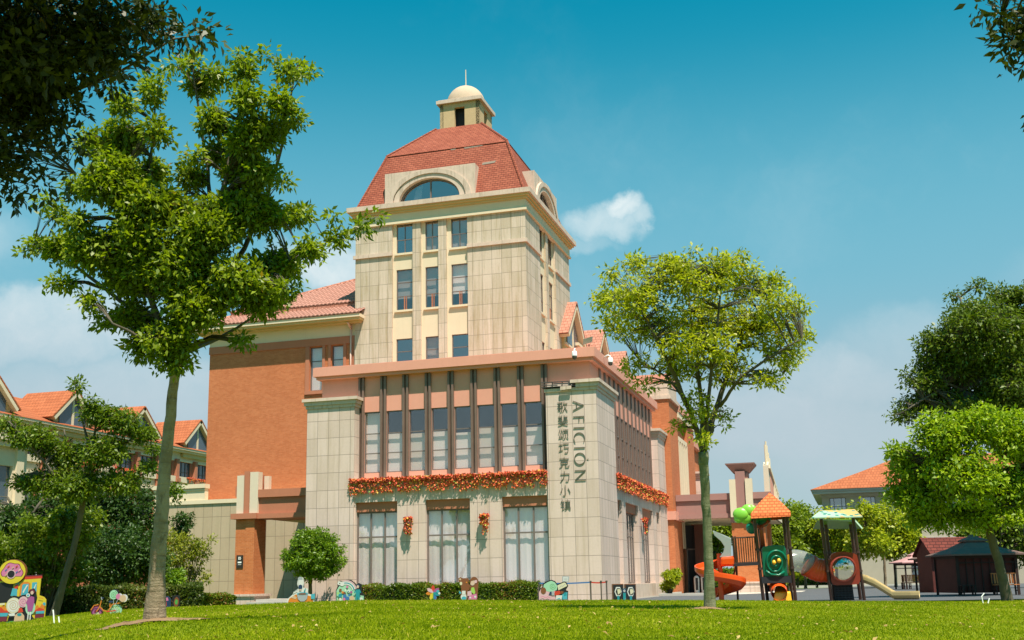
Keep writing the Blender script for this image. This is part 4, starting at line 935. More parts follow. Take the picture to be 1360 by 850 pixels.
tree('broadleaf_tree', 'tall upright leafy tree with a pale trunk growing from a patch of bare earth', 'tree', 17.0,
     [(205, 822, 27), (209, 760, 22), (214, 690, 18.5), (221, 600, 15.5), (230, 520, 13.5), (236, 480, 13)],
     [[(238, 480, 16, 0), (262, 400, 12, -.2), (285, 310, 9, -.3), (305, 210, 6, 0), (330, 110, 3, .2)],
      [(238, 480, 14, 0), (228, 400, 11, .3), (205, 320, 8, .5), (200, 230, 5, .4), (206, 140, 2, .2)],
      [(238, 482, 11, 0), (200, 400, 8, -.3), (180, 320, 5, -.4), (162, 230, 2.5, -.3)],
      [(250, 440, 10, 0), (300, 370, 8, .5), (345, 290, 6, .7), (375, 190, 4, .4), (392, 100, 2, .2)],
      [(262, 400, 9, 0), (325, 375, 5, 0), (385, 345, 3, 0), (450, 314, 1.6, 0), (485, 300, 1, 0)],
      [(228, 440, 9, 0), (160, 400, 6, .4), (95, 350, 4, .6), (45, 325, 2, .4)],
      [(285, 310, 7, 0), (275, 220, 5, .5), (262, 130, 3, .4), (255, 85, 2, .3)],
      [(238, 470, 8, 0), (190, 450, 5, -.6), (150, 430, 3, -.9)], [(238, 470, 8, 0), (290, 450, 5, .8), (340, 420, 3, 1.0)]],
     [(179, 310, 33, 40), (157, 240, 38, 42), (162, 185, 28, 34), (162, 140, 14, 22), (119, 191, 20, 20), (103, 250, 20, 20), (208, 175, 14, 26), (203, 131, 11, 24), (200, 110, 9, 12), (217, 98, 10, 7), (233, 85, 9, 8), (227, 277, 27, 34), (254, 234, 20, 26), (260, 207, 11, 14), (200, 229, 26, 26), (190, 267, 34, 30), (292, 202, 19, 26), (282, 158, 22, 28), (265, 115, 24, 22), (254, 84, 14, 14), (282, 99, 16, 12), (303, 104, 12, 10), (330, 185, 28, 32), (327, 131, 18, 28), (325, 93, 13, 22), (319, 74, 8, 12), (357, 175, 26, 28), (374, 137, 20, 22), (379, 93, 15, 14), (398, 91, 13, 13), (411, 99, 9, 8), (355, 74, 8, 8), (390, 158, 16, 14), (325, 229, 36, 30), (319, 277, 44, 36), (346, 229, 26, 26), (379, 242, 12, 8), (352, 288, 34, 26), (390, 288, 24, 16), (406, 283, 10, 7), (411, 331, 22, 18), (444, 315, 17, 12), (476, 304, 14, 9), (498, 288, 8, 7), (444, 288, 10, 7), (368, 353, 40, 28), (346, 396, 38, 28), (314, 375, 45, 36), (379, 386, 18, 14), (319, 451, 14, 12), (271, 304, 50, 44), (233, 353, 55, 44), (260, 407, 45, 38), (227, 451, 38, 28), (233, 483, 24, 15), (190, 461, 26, 20), (179, 424, 34, 26), (179, 364, 50, 40), (125, 331, 40, 32), (81, 331, 30, 24), (49, 326, 18, 12), (81, 375, 20, 12), (32, 334, 9, 6), (130, 245, 24, 26), (140, 205, 18, 20), (81, 283, 16, 12), (60, 267, 10, 8), (103, 294, 18, 14), (119, 402, 18, 12), (141, 424, 18, 14)],
     70000, .105, .17, BARK, LF1, .46, .70, 17, twig_r=.010)

tree('zelkova_tree', 'young yellow green tree with a slender trunk and airy umbrella crown', 'tree', 25.0,
     [(943, 806, 15), (941, 740, 12.5), (938, 680, 12), (936, 640, 12.5), (934, 600, 14)],
     [[(934, 602, 9, 0), (922, 560, 7, 0), (900, 510, 6, -.3), (872, 450, 4, -.6), (845, 400, 2, -.7)],
      [(934, 602, 9, 0), (946, 560, 8, .1), (962, 510, 6.5, .2), (985, 450, 5, .4), (1020, 400, 2, .6)],
      [(935, 600, 7, 0), (932, 540, 6, .4), (925, 470, 5, .6), (915, 400, 3, .7), (915, 350, 1.5, .6)],
      [(936, 600, 7, 0), (941, 530, 5, -.5), (950, 450, 4, -.6), (960, 370, 2, -.6)],
      [(955, 540, 5, .1), (985, 500, 4, -.4), (1030, 470, 3, -.8), (1065, 450, 1.5, -.9)],
      [(910, 530, 4, 0), (885, 500, 3, .6), (850, 480, 2, .9)], [(962, 510, 4, .2), (1000, 510, 2.5, .7), (1040, 498, 1.5, .9)],
      [(950, 555, 3.0, 0), (960, 552, 1.5, -.1)]],
     [(832, 400, 42, 34), (880, 378, 48, 34), (930, 372, 48, 34), (985, 375, 44, 33), (1028, 402, 38, 28), (1056, 440, 26, 22), (1040, 466, 34, 22), (1000, 438, 52, 36), (940, 425, 58, 40), (870, 430, 54, 36), (815, 430, 28, 20),
      (905, 350, 25, 14), (975, 345, 25, 12), (845, 482, 26, 18), (900, 486, 42, 30), (962, 486, 42, 30), (1012, 500, 34, 14), (928, 540, 26, 30), (905, 565, 18, 14), (860, 512, 14, 14), (962, 556, 16, 20), (935, 585, 18, 14), (800, 395, 22, 22), (812, 365, 20, 16), (845, 352, 28, 18), (895, 350, 28, 18), (921, 332, 11, 11), (960, 350, 28, 20), (988, 335, 13, 13), (1030, 375, 26, 20), (1062, 410, 20, 18), (1070, 450, 16, 16), (1045, 485, 26, 14), (1020, 508, 24, 10), (845, 508, 14, 12), (842, 340, 8, 8), (925, 460, 60, 30)],
     22500, .115, .17, BARK_G, LF2, .42, 1.0, 15, twig_r=.009)

tree('round_tree', 'bright green round crowned tree with a dark leaning trunk beside the playground', 'tree', 38.0,
     [(1338, 798, 14), (1330, 760, 12), (1320, 725, 11), (1309, 690, 10)],
     [[(1314, 700, 9, 0), (1290, 660, 6, -.3), (1250, 630, 4, -.5)], [(1314, 700, 9, 0), (1322, 650, 7, .3), (1330, 600, 4, .5)], [(1316, 700, 8, 0), (1300, 640, 6, .5), (1280, 590, 3, .6)], [(1318, 705, 6, 0), (1290, 690, 4, .3), (1240, 670, 3, .5)]],
     [(1212, 625, 40, 42), (1250, 578, 42, 36), (1298, 565, 44, 32), (1345, 580, 40, 40), (1280, 630, 60, 48), (1340, 650, 48, 44), (1228, 668, 36, 22), (1270, 680, 36, 18), (1190, 600, 20, 18), (1385, 620, 40, 50), (1240, 690, 42, 18), (1300, 688, 40, 20), (1198, 655, 24, 26), (1345, 690, 26, 14)],
     34000, .17, .30, BARK_D, LF3, .5, .9, 26, twig_r=.012)
tree('tall_dark_tree', 'tall deep green tree rising behind the bright round tree', 'tree', 47.0,
     [(1375, 790, 18), (1372, 740, 16), (1365, 680, 15), (1355, 600, 13)],
     [[(1355, 600, 10, 0), (1320, 520, 8, 0), (1290, 450, 5, 0), (1275, 395, 2, .3)], [(1355, 600, 10, 0), (1350, 500, 7, .5), (1345, 400, 3, .6)], [(1330, 540, 6, 0), (1260, 510, 4, -.6), (1195, 550, 2, -.8)], [(1310, 500, 5, 0), (1250, 460, 3, -.4)]],
     [(1285, 425, 34, 30), (1335, 402, 32, 28), (1240, 455, 30, 24), (1285, 482, 55, 38), (1345, 470, 40, 55), (1228, 505, 34, 24), (1197, 552, 24, 13), (1255, 530, 46, 26), (1330, 540, 50, 40), (1385, 440, 40, 70), (1305, 440, 60, 50), (1340, 505, 50, 45), (1255, 492, 42, 32), (1222, 535, 36, 18), (1290, 545, 50, 30), (1268, 392, 12, 14), (1300, 378, 16, 10), (1355, 385, 20, 12), (1222, 478, 14, 10)],
     56000, .19, .34, BARK_D, LF4, .42, 1.2, 18, twig_r=.014)
tree('ball_tree', 'small clipped ball shaped tree in front of the stone pilaster', 'tree', 55.0,
     [(412, 798, 5.5), (412, 780, 5), (413, 762, 5)],
     [[(413, 765, 4, 0), (400, 745, 2.5, 0), (390, 730, 1.5, 0)], [(413, 765, 4, 0), (425, 740, 2.5, .3), (435, 720, 1.5, .3)]],
     [(398, 740, 27, 28), (434, 738, 29, 31), (415, 722, 32, 24), (418, 757, 34, 17), (416, 738, 40, 34)],
     21000, .14, .17, BARK_D, LFB, .5, .2, 34, twig_r=.010)
tree('sparse_tree', 'open branched green tree leaning over the hedge before the far salmon block', 'tree', 38.0,
     [(72, 822, 11), (84, 775, 9), (100, 720, 8), (110, 670, 7.5), (116, 620, 7)],
     [[(112, 660, 6, 0), (122, 600, 4, 0), (130, 545, 2, 0)], [(110, 670, 5, 0), (80, 640, 4, -.3), (40, 590, 3, -.5), (12, 560, 2, -.6)], [(116, 630, 5, 0), (150, 600, 3, .4), (185, 575, 2, .6)], [(112, 650, 4, 0), (160, 640, 3, .5), (205, 625, 2, .8)], [(120, 600, 4, 0), (105, 540, 2, .3), (99, 505, 1.2, .3)], [(115, 640, 4, 0), (90, 610, 2.5, .5), (85, 570, 2, .7)]],
     [(40, 580, 36, 18), (12, 566, 20, 15), (88, 605, 32, 22), (62, 598, 22, 16), (130, 550, 26, 20), (101, 512, 11, 14), (160, 560, 30, 22), (190, 578, 20, 15), (205, 595, 14, 10), (140, 600, 36, 26), (98, 645, 46, 26), (60, 640, 34, 20), (160, 640, 34, 20), (195, 622, 18, 12), (232, 652, 12, 16), (35, 640, 26, 12), (120, 535, 12, 12)],
     24000, .15, .26, BARK_D, LF6, .45, .35, 16, twig_r=.010)
tree('backdrop_tree', 'dense round headed tree half hiding the beige bay block at the far left', 'tree', 47.0, [(25, 800, 9), (26, 750, 8), (28, 700, 7)], [[(28, 705, 5, 0), (10, 660, 3, 0)], [(28, 705, 5, 0), (55, 665, 3, .3)]],
     [(14, 695, 36, 30), (60, 688, 34, 30), (40, 715, 50, 34), (-20, 710, 40, 50), (90, 665, 22, 20)], 15000, .17, .30, BARK_D, LF5, .5, .8, 22, twig_r=.012)
# shrubs at the left
shrub('evergreen_shrub', 'dark domed evergreen shrub against the terrace wall', 'shrub', 46, 165, [(162, 738, 50, 46), (130, 750, 32, 36), (195, 745, 30, 40)], 15000, .16, .30, LF5)
shrub('leafy_shrub', 'broad mid green shrub beneath the sparse tree', 'shrub', 40, 60, [(70, 735, 45, 42), (20, 745, 40, 42), (100, 700, 40, 36), (45, 700, 30, 25), (-25, 735, 40, 50), (85, 765, 40, 25)], 16000, .17, .32, LF6)
shrub('tall_shrub', 'tall glossy green shrub mass behind the domed evergreen', 'shrub', 51, 150, [(130, 670, 48, 36), (170, 665, 36, 36), (190, 690, 34, 36), (90, 675, 36, 28), (150, 700, 50, 30), (60, 680, 40, 30), (100, 650, 40, 26)], 15000, .19, .36, LF5)
shrub('golden_shrub', 'loose yellowish green shrub with wispy shoots beside the brick pillar', 'shrub', 54, 245, [(240, 738, 26, 34), (262, 728, 20, 24), (225, 725, 16, 26), (272, 765, 14, 12), (280, 718, 9, 12), (252, 760, 20, 14)], 3600, .16, .3, LF2 and leafmat('golden shrub leaf', (.13, .17, .015), (.28, .28, .03), (.4, .15, .06), .35), per=28)
shrub('clipped_bush', 'small dark rounded bush peeping above the golden shrub', 'shrub', 57, 243, [(243, 695, 17, 17), (240, 710, 15, 16)], 1500, .16, .24, LF5)
shrub('low_shrub', 'low bright green shrub at the foot of the big pale trunk', 'shrub', 48, 228, [(228, 768, 18, 16)], 1300, .17, .24, LFB)
shrub('entrance_shrub', 'bright green rounded shrub by the hall corner pilaster', 'shrub', 66, 890, [(892, 768, 12, 13), (886, 776, 10, 10), (899, 762, 7, 8)], 3000, .16, .18, LFY)
# hedges
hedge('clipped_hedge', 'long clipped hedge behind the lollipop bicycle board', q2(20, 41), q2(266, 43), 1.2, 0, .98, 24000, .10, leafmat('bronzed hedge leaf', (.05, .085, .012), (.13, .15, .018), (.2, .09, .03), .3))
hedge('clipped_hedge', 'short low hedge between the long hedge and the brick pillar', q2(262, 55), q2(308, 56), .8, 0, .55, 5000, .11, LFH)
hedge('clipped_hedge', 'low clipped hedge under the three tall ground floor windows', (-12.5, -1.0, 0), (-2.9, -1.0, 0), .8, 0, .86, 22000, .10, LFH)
hedge('clipped_hedge', 'distant clipped hedge bordering the playground yard', q2(930, 110), q2(1400, 116), 1.6, 0, 1.7, 20000, .25, LFG)
# distant trees beyond the playground
far = [(1028, 88, 'rounded mid green tree directly behind the orange roofed play tower', LFG, [(1025, 708, 24, 30), (1045, 690, 26, 26), (1050, 730, 24, 24)], 1035),
       (1062, 96, 'domed green tree behind the clear play tube', LFG, [(1068, 700, 26, 30), (1060, 680, 18, 14), (1085, 720, 22, 24), (1075, 742, 26, 18)], 1070),
       (1110, 92, 'yellowish tree behind the patterned roof of the play tower', LFY, [(1105, 700, 26, 28), (1120, 725, 24, 22), (1128, 692, 18, 18), (1105, 742, 22, 14)], 1112),
       (1150, 86, 'lime green tree with two pale stems beyond the yard', LFY, [(1150, 700, 24, 26), (1172, 690, 26, 24), (1140, 725, 20, 18), (1165, 720, 24, 20), (1150, 680, 20, 16)], 1176),
       (1200, 90, 'lime green tree nearest the pink gazebo roofs', LFY, [(1198, 702, 24, 26), (1185, 725, 22, 20), (1212, 720, 18, 16)], 1190),
       (948, 98, 'green tree seen through the portico opening', LFG, [(945, 720, 22, 30), (965, 705, 20, 22), (925, 730, 16, 24)], 946),
       (1320, 70, 'dark green tree behind the red roofed playhouse', LF4, [(1330, 700, 40, 40), (1290, 715, 26, 24), (1365, 720, 30, 40)], 1330)]
for cx0, D, lab, mt, lob, tx in far:
    tree('distant_tree', lab, 'tree', D, [(tx, 775, 4), (tx-1, 755, 3.6), (tx-2, 735, 3)], [[(tx-2, 740, 2.5, 0), (lob[0][0], lob[0][1], 1.5, 0)], [(tx-2, 745, 2, 0), (lob[1][0], lob[1][1], 1.2, .5)]], lob, 8200, .30, .62, BARK, mt, .55, 1.6, 36, group='trees beyond the playground yard', twig_r=.02, ground=False, flat=.85)
for k, (D, px, py, r) in enumerate([(100, 1015, 755, 14), (100, 1040, 758, 12), (102, 1060, 756, 14), (99, 1085, 758, 12), (101, 940, 765, 12)]):
    shrub('far_shrub', ['round lime shrub left of the green play panel', 'round lime shrub behind the green play panel', 'round lime shrub under the clear play tube', 'round lime shrub under the orange play tube', 'lime shrub seen through the portico'][k], 'shrub', D, px, [(px, py, r, r*.8)], 900, .32, .4, LFY, depth=.2, group='shrubs edging the far lawn')
# near overhanging canopies (trunks stand outside the frame)
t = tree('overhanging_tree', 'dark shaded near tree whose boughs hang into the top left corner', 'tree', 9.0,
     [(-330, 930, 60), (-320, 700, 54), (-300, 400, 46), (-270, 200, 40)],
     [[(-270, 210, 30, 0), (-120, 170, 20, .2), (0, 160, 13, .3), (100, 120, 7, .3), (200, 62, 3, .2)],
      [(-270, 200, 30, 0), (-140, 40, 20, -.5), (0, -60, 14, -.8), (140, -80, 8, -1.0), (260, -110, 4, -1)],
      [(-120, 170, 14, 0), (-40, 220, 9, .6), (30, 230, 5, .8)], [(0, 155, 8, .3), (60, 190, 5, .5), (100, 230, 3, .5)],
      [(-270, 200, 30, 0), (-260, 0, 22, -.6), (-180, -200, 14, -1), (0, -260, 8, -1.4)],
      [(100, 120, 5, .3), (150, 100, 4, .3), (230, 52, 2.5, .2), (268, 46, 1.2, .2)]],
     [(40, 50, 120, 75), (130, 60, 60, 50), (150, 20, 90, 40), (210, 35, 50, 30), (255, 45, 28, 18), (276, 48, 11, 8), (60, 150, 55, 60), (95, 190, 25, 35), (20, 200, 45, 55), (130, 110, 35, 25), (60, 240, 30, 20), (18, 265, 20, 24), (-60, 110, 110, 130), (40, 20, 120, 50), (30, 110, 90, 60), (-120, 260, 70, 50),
      (100, -110, 170, 90, -.9), (-60, -160, 180, 120, -.9), (20, -60, 160, 60, -.6), (230, -130, 90, 60, -1.2), (-200, 0, 140, 160, -.5), (60, -230, 190, 90, -1.8), (-250, -180, 150, 120, -.5), (150, -40, 70, 24, -.4)],  # unseen upper lobes added towards the sun to shade the boughs in view
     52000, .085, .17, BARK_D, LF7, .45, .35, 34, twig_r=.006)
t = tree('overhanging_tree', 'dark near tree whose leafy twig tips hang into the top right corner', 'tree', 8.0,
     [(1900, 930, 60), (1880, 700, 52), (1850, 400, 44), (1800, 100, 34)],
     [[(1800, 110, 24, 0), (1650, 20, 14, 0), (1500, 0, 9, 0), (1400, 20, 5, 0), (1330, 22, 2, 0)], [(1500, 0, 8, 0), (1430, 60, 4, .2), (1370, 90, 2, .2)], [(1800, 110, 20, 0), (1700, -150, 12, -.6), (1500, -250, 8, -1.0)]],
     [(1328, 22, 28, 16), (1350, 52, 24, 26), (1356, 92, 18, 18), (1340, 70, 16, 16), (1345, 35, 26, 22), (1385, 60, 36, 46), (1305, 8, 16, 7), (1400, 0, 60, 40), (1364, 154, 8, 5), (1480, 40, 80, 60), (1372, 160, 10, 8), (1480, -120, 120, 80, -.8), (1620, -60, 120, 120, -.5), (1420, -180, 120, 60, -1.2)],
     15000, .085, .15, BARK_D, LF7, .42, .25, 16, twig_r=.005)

# bare earth under the two lawn trees, grass, fallen leaves ----------
def earth(px, D, rl, rd, name='earth_patch', skew=0.0):
    c = gpt(px, D); mb = MB(); N = 40; ringp = []
    for r_ in (0.0, .35, .7, 1.0):
        row = []
        for i in range(N):
            a = 2*math.pi*i/N; w_ = r_*(1+.22*math.sin(a*3+px)+.14*math.sin(a*7+2)) if r_ > .6 else r_
            x = c.x+RGT.x*rl*w_*math.cos(a)+FWD.x*rd*w_*math.sin(a); y = c.y+RGT.y*rl*w_*math.cos(a)+FWD.y*rd*w_*math.sin(a)
            row.append((x, y, lh(x, y)+.02+.05*(1-r_)*(1-.0)+.012*math.sin(a*5+r_*9)))
        ringp.append(row)
    for j in range(3):
        for i in range(N): k = (i+1) % N; mb.face([ringp[j][i], ringp[j][k], ringp[j+1][k], ringp[j+1][i]])
    tag(mb.build(name, DIRT, smooth=True), kind='structure'); return c, rl, rd
E1 = earth(208, 16.9, .80, .42); E2 = earth(940, 24.9, .40, .30)
E1b = earth(165, 16.5, .42, .18); 
NB = 260000
dd = 10.5+(40-10.5)*rng.random(NB)**1.15; pxx = rng.uniform(-60, 1420, NB)
ll = (pxx-680)/F_PX*dd; bx = CAM[0]+RGT.x*ll+FWD.x*dd; by = CAM[1]+RGT.y*ll+FWD.y*dd
keep = np.ones(NB, bool)
for c, rl, rd in (E1, E2, E1b):
    e1 = ((bx-c.x)*RGT.x+(by-c.y)*RGT.y)/rl; e2 = ((bx-c.x)*FWD.x+(by-c.y)*FWD.y)/rd; keep &= (e1**2+e2**2) > .9*rng.random(NB)**.7
bx, by, dd = bx[keep], by[keep], dd[keep]; n = len(bx); bz = lawn_h(bx, by)
P = np.stack([bx, by, bz], 1); ax = unit(rng.normal(size=(n, 3))*.45+np.array([0, 0, 1.0])); nr = unit(rng.normal(size=(n, 3))*np.array([1, 1, .2]))
L = rng.uniform(.016, .038, n)*(1+.015*dd); tn = np.clip(.48+.22*np.sin(bx*.55+by*.33)*np.cos(by*.41-bx*.2)+.16*np.sin(bx*1.7-by*1.1)*np.sin(by*.9)+rng.normal(size=n)*.24, 0, 1)
go = leaf_mesh('grass', P, ax, nr, L, L*.22+.006, leafmat('grass blade', (.13, .19, .004), (.31, .35, .007), (.45, .38, .06), .38, .7, .05), tint=tn); tag(go, kind='stuff')
n = 700
dd = rng.uniform(12, 36, n); ll = (rng.uniform(-40, 1400, n)-680)/F_PX*dd; bx = CAM[0]+RGT.x*ll+FWD.x*dd; by = CAM[1]+RGT.y*ll+FWD.y*dd
P = np.stack([bx, by, lawn_h(bx, by)+.045], 1); ax = unit(rng.normal(size=(n, 3))*np.array([1, 1, .25])); nr = unit(rng.normal(size=(n, 3))*.3+np.array([0, 0, 1.0]))
L = rng.uniform(.05, .10, n); tag(leaf_mesh('fallen_leaves', P, ax, nr, L, L*.5, leafmat('dry leaf', (.22, .12, .04), (.50, .36, .12), None, .1)), kind='stuff')
# ================================================================== FLOWER GARLANDS
FLW, n_ = new_mat('artificial flowers')
t_ = n_.n('ShaderNodeAttribute', attribute_name='tint').outputs['Fac']
cr = n_.n('ShaderNodeValToRGB', inp={0: t_}); el = cr.color_ramp.elements; cr.color_ramp.interpolation = 'CONSTANT'
el[0].position = 0; el[0].color = (.62, .09, .05, 1); el[1].position = .28; el[1].color = (.66, .15, .04, 1)
for p_, c_ in ((.50, (.62, .13, .06, 1)), (.66, (.60, .33, .05, 1)), (.78, (.40, .42, .08, 1)), (.90, (.14, .22, .03, 1))): e = el.new(p_); e.color = c_
finish(n_, cr.outputs[0], .7)
def flowers(T, name, P, u0, u1, zt, zb, d, n, strands):
    N = n; u = rng.uniform(u0, u1, N); z = zt-abs(rng.normal(size=N))*.065; dd = d+rng.uniform(-.10, .14, N); tn = rng.random(N)*.75
    us, zs, ds, ts = [u], [z], [dd], [tn]
    for k in range(strands):
        uc = u0+(u1-u0)*(k+.5+rng.uniform(-.4, .4))/strands; m = rng.integers(20, 34); ln = (zt-zb)*rng.uniform(.75, 1.0)
        if abs(math.sin(uc*2.1)) < .25: ln *= .5
        us.append(uc+rng.normal(size=m)*.022); zs.append(zt-.08-ln*rng.random(m)); ds.append(d+.05+rng.normal(size=m)*.03); ts.append(np.clip(rng.random(m)*.8+.2*(rng.random(m) < .4), 0, 1))
    u, z, dd, tn = map(np.concatenate, (us, zs, ds, ts)); N = len(u)
    P3 = np.array(P.o)[None]+np.array(P.u)[None]*u[:, None]+np.array(P.n)[None]*dd[:, None]; P3[:, 2] = z
    ax = unit(rng.normal(size=(N, 3))+np.array([0, 0, -.3])); nr = unit(rng.normal(size=(N, 3))+np.array(P.n)*.8); L = rng.uniform(.07, .14, N)
    return leaf_mesh(name, P3, ax, nr, L, L*.75, FLW, T, tint=tn)
def garland(P, u0, u1, zt, zb, d, n, st, label, group='flower garlands on the buildings'):
    t = thing('flower_garland', label, 'garland', P.p((u0+u1)/2, zt, d), group)
    flowers(t, 'blossoms', P, u0, u1, zt, zb, d, n, st)
    mb = MB(); mb.tube([P.p(u0, zt-.06, d-.06), P.p(u1, zt-.06, d-.06)], .03, 6); mb.build('support_rail', METAL_D, t); return t
garland(PF, -13.0, -2.56, 6.22, 5.50, .03, 5200, 120, 'long orange and red flower garland above the three tall front windows')
garland(PS, 4.2, 20.6, 6.30, 5.57, .05, 7500, 180, 'orange flower garland along the side wall of the hall')
for P, u, zt, lab in ((PF, -9.75, 4.20, 'hanging flower bunch on the pier between the first and second front windows'), (PF, -5.78, 4.20, 'hanging flower bunch on the pier between the second and third front windows'), (PS, 11.4, 4.35, 'hanging flower bunch on the side wall of the hall')):
    t = thing('flower_bunch', lab, 'garland', P.p(u, zt, 0), 'hanging flower bunches on the hall piers'); flowers(t, 'blossoms', P, u-.20, u+.20, zt, zt-.85, .14, 260, 9)
    mb = MB(); mb.tube([P.p(u, zt-.02, -.1), P.p(u, zt-.02, .12)], .03, 6); mb.build('hook', METAL_D, t)
for i, (a, b) in enumerate(((42.2, 45.9), (31.0, 34.6), (26.2, 29.0), (14.8, 18.0))):
    garland(PB, a, b, 11.42, 11.0, .38, 500, 10, ['flower garland on the far salmon block, nearest the brick wing', 'flower garland on the far block behind the big pale trunk', 'flower garland on the far block seen through the sparse tree', 'flower garland on the far block next to the beige bay'][i])

# ================================================================== CUTOUT BOARDS
def cmat(name, c, r=.45):
    return MATS[name] if name in MATS else plain(name, tuple(v*.62 for v in c), r, .03, 4.0, 0.0, spec=.4)
PAL = {'white': (.80, .80, .78), 'black': (.02, .02, .025), 'pink': (.72, .22, .42), 'lpink': (.80, .50, .55), 'red': (.70, .06, .03), 'orange': (.80, .26, .03), 'yellow': (.80, .62, .04), 'cyan': (.08, .45, .58), 'teal': (.02, .32, .38),
       'mint': (.40, .72, .50), 'green': (.10, .42, .08), 'lime': (.40, .68, .12), 'brown': (.26, .09, .035), 'tan': (.72, .50, .32), 'blue': (.05, .20, .50), 'navy': (.02, .05, .13), 'skin': (.78, .55, .44), 'purple': (.42, .10, .32), 'grey': (.42, .46, .50), 'maroon': (.20, .03, .06), 'cream': (.80, .74, .52)}
class Board:
    def __init__(s, name, label, cat, D, px, group=None, dup=0):
        s.D = D; s.base = gpt(px, D); s.px0 = px; s.t = thing(name, label, cat, s.base, group); s.mb = MB(); s.keys = []; s.k = 0
        b = at(px, 400, D); lo, hi = 300, 1200
        for _ in range(40):
            m = (lo+hi)/2
            if at(px, m, D).z > s.base.z: lo = m
            else: hi = m
        s.py0 = lo
    def P(s, x, y, off=0.0):
        q = (F_PX/s.D); return s.base+RGT*((x-s.px0)/q)+UP*((s.py0-y)/q*1.0)-FWD*off
    def _m(s, c):
        if c not in s.keys: s.keys.append(c)
        s.mb.m = s.keys.index(c)
    def poly(s, c, pts, base=False):
        s._m(c)
        if base: s.mb.prism([s.P(x, y, 0) for x, y in pts], FWD*.035)
        else: s.k += 1; o_ = .003*s.k; s.mb.prism([s.P(x, y, o_) for x, y in pts], FWD*.0015)
    def ell(s, c, x, y, rx, ry=None, base=False, a0=0, a1=360):
        ry = ry or rx; n = 22; s.poly(c, [(x+rx*math.cos(math.radians(a0+(a1-a0)*i/n)), y-ry*math.sin(math.radians(a0+(a1-a0)*i/n))) for i in range(n if a1-a0 == 360 else n+1)], base)
    def ring(s, c, x, y, r0, r1, a0=0, a1=360, ys=1.0):
        n = 20; s.k += 1; s._m(c); o_ = .003*s.k
        f = lambda r, a: s.P(x+r*math.cos(math.radians(a)), y-r*ys*math.sin(math.radians(a)), o_)
        for i in range(n):
            a, b = a0+(a1-a0)*i/n, a0+(a1-a0)*(i+1)/n; s.mb.prism([f(r0, a), f(r1, a), f(r1, b), f(r0, b)], FWD*.0015)
    def swirl(s, c, x, y, r, w, turns=2.2):
        n = int(turns*14); s.k += 1; s._m(c); o_ = .003*s.k; pts = []
        for i in range(n+1):
            a = 2*math.pi*turns*i/n; q = r*(i/n)
            pts.append(((x+q*math.cos(a), y-q*math.sin(a)), (x+(q+w)*math.cos(a), y-(q+w)*math.sin(a))))
        for i in range(n):
            (a, b), (c2, d) = pts[i], pts[i+1]; s.mb.prism([s.P(*a, o_), s.P(*b, o_), s.P(*d, o_), s.P(*c2, o_)], FWD*.0015)
    def line(s, c, pts, w):
        s.k += 1; s._m(c); o_ = .003*s.k
        for (x0, y0), (x1, y1) in zip(pts, pts[1:]):
            l = math.hypot(x1-x0, y1-y0) or 1; nx_, ny_ = -(y1-y0)/l*w/2, (x1-x0)/l*w/2
            s.mb.prism([s.P(x0+nx_, y0+ny_, o_), s.P(x1+nx_, y1+ny_, o_), s.P(x1-nx_, y1-ny_, o_), s.P(x0-nx_, y0-ny_, o_)], FWD*.0015)
    def done(s, stays=()):
        s.mb.build('painted_board', [cmat('paint '+k, PAL[k]) for k in s.keys], s.t)
        for x in stays:
            mb = MB(); mb.bar(s.P(x, s.py0-9, -.04), s.P(x, s.py0+1, -.45), .04); mb.bar(s.P(x, s.py0+1, -.04), s.P(x, s.py0+1, -.5), .04); mb.build('rear_stay', METAL_D, s.t)
# chef with mixing bowl (px 380-418)
b = Board('chef_board', 'cutout board of a white hatted cook with a mixing bowl, beneath the ball tree', 'board', 45, 399)
b.poly('white', [(380, 803), (381, 796), (388, 790), (390, 786), (396, 782), (394, 776), (395, 769), (398, 767), (402, 768), (403, 775), (402, 781), (409, 783), (408, 789), (412, 790), (418, 792), (417, 803)], True)
b.poly('orange', [(382, 800), (384, 795), (392, 790), (404, 790), (414, 793), (416, 800)]); b.poly('cyan', [(382, 803), (382, 800), (399, 801), (399, 803)]); b.poly('tan', [(386, 794), (390, 791), (394, 794), (392, 796)])
b.ell('grey', 398, 769.5, 3.2, 2.8); b.poly('white', [(395.5, 771), (401.5, 771), (401, 778), (396, 778)]); b.ell('navy', 398.5, 780, 2.7, 2.9); b.ell('skin', 398.5, 784.0, 1.8, 1.0)
b.poly('grey', [(394, 789), (409, 789), (407.5, 796), (404, 799), (399, 799), (395.5, 796)]); b.ell('cyan', 401.5, 789, 7.4, 1.9); b.ell('brown', 401.5, 789.3, 5.6, 1.1); b.poly('cyan', [(413, 796), (413, 790), (418, 789), (418, 796)]); b.poly('teal', [(403, 786), (406, 781), (405, 788)]); b.line('grey', [(389, 787), (395, 784)], .8); b.done((392, 408))
# rainbow kitchen
b = Board('rainbow_board', 'cutout board of a candy town under a rainbow with a teal clad figure', 'board', 45, 464)
arc = [(463+16.5*math.cos(math.radians(a)), 787-16.5*math.sin(math.radians(a))) for a in range(10, 171, 16)]
b.poly('black', [(446, 799), (445.5, 785), (448, 779), (447.5, 774), (451, 771.5), (455, 773), (460, 770.5), (466, 771), (470, 774), (473, 778), (476, 775), (480, 777), (480.5, 787), (484, 791), (484, 799)], True)
b.poly('mint', [(447, 798.5), (446.5, 785), (450, 779), (455, 777), (462, 776), (469, 782), (473, 788), (476, 791), (483, 792), (483, 798.5)])
for k, (c, r) in enumerate((('lpink', 15), ('white', 13.3), ('teal', 11.8), ('white', 10.4))): b.ring(c, 459, 786, r-1.5, r, 12, 105)
b.ell('white', 450.5, 775, 2.6); b.ell('white', 454, 776, 3); b.ell('black', 451, 775.2, .7)
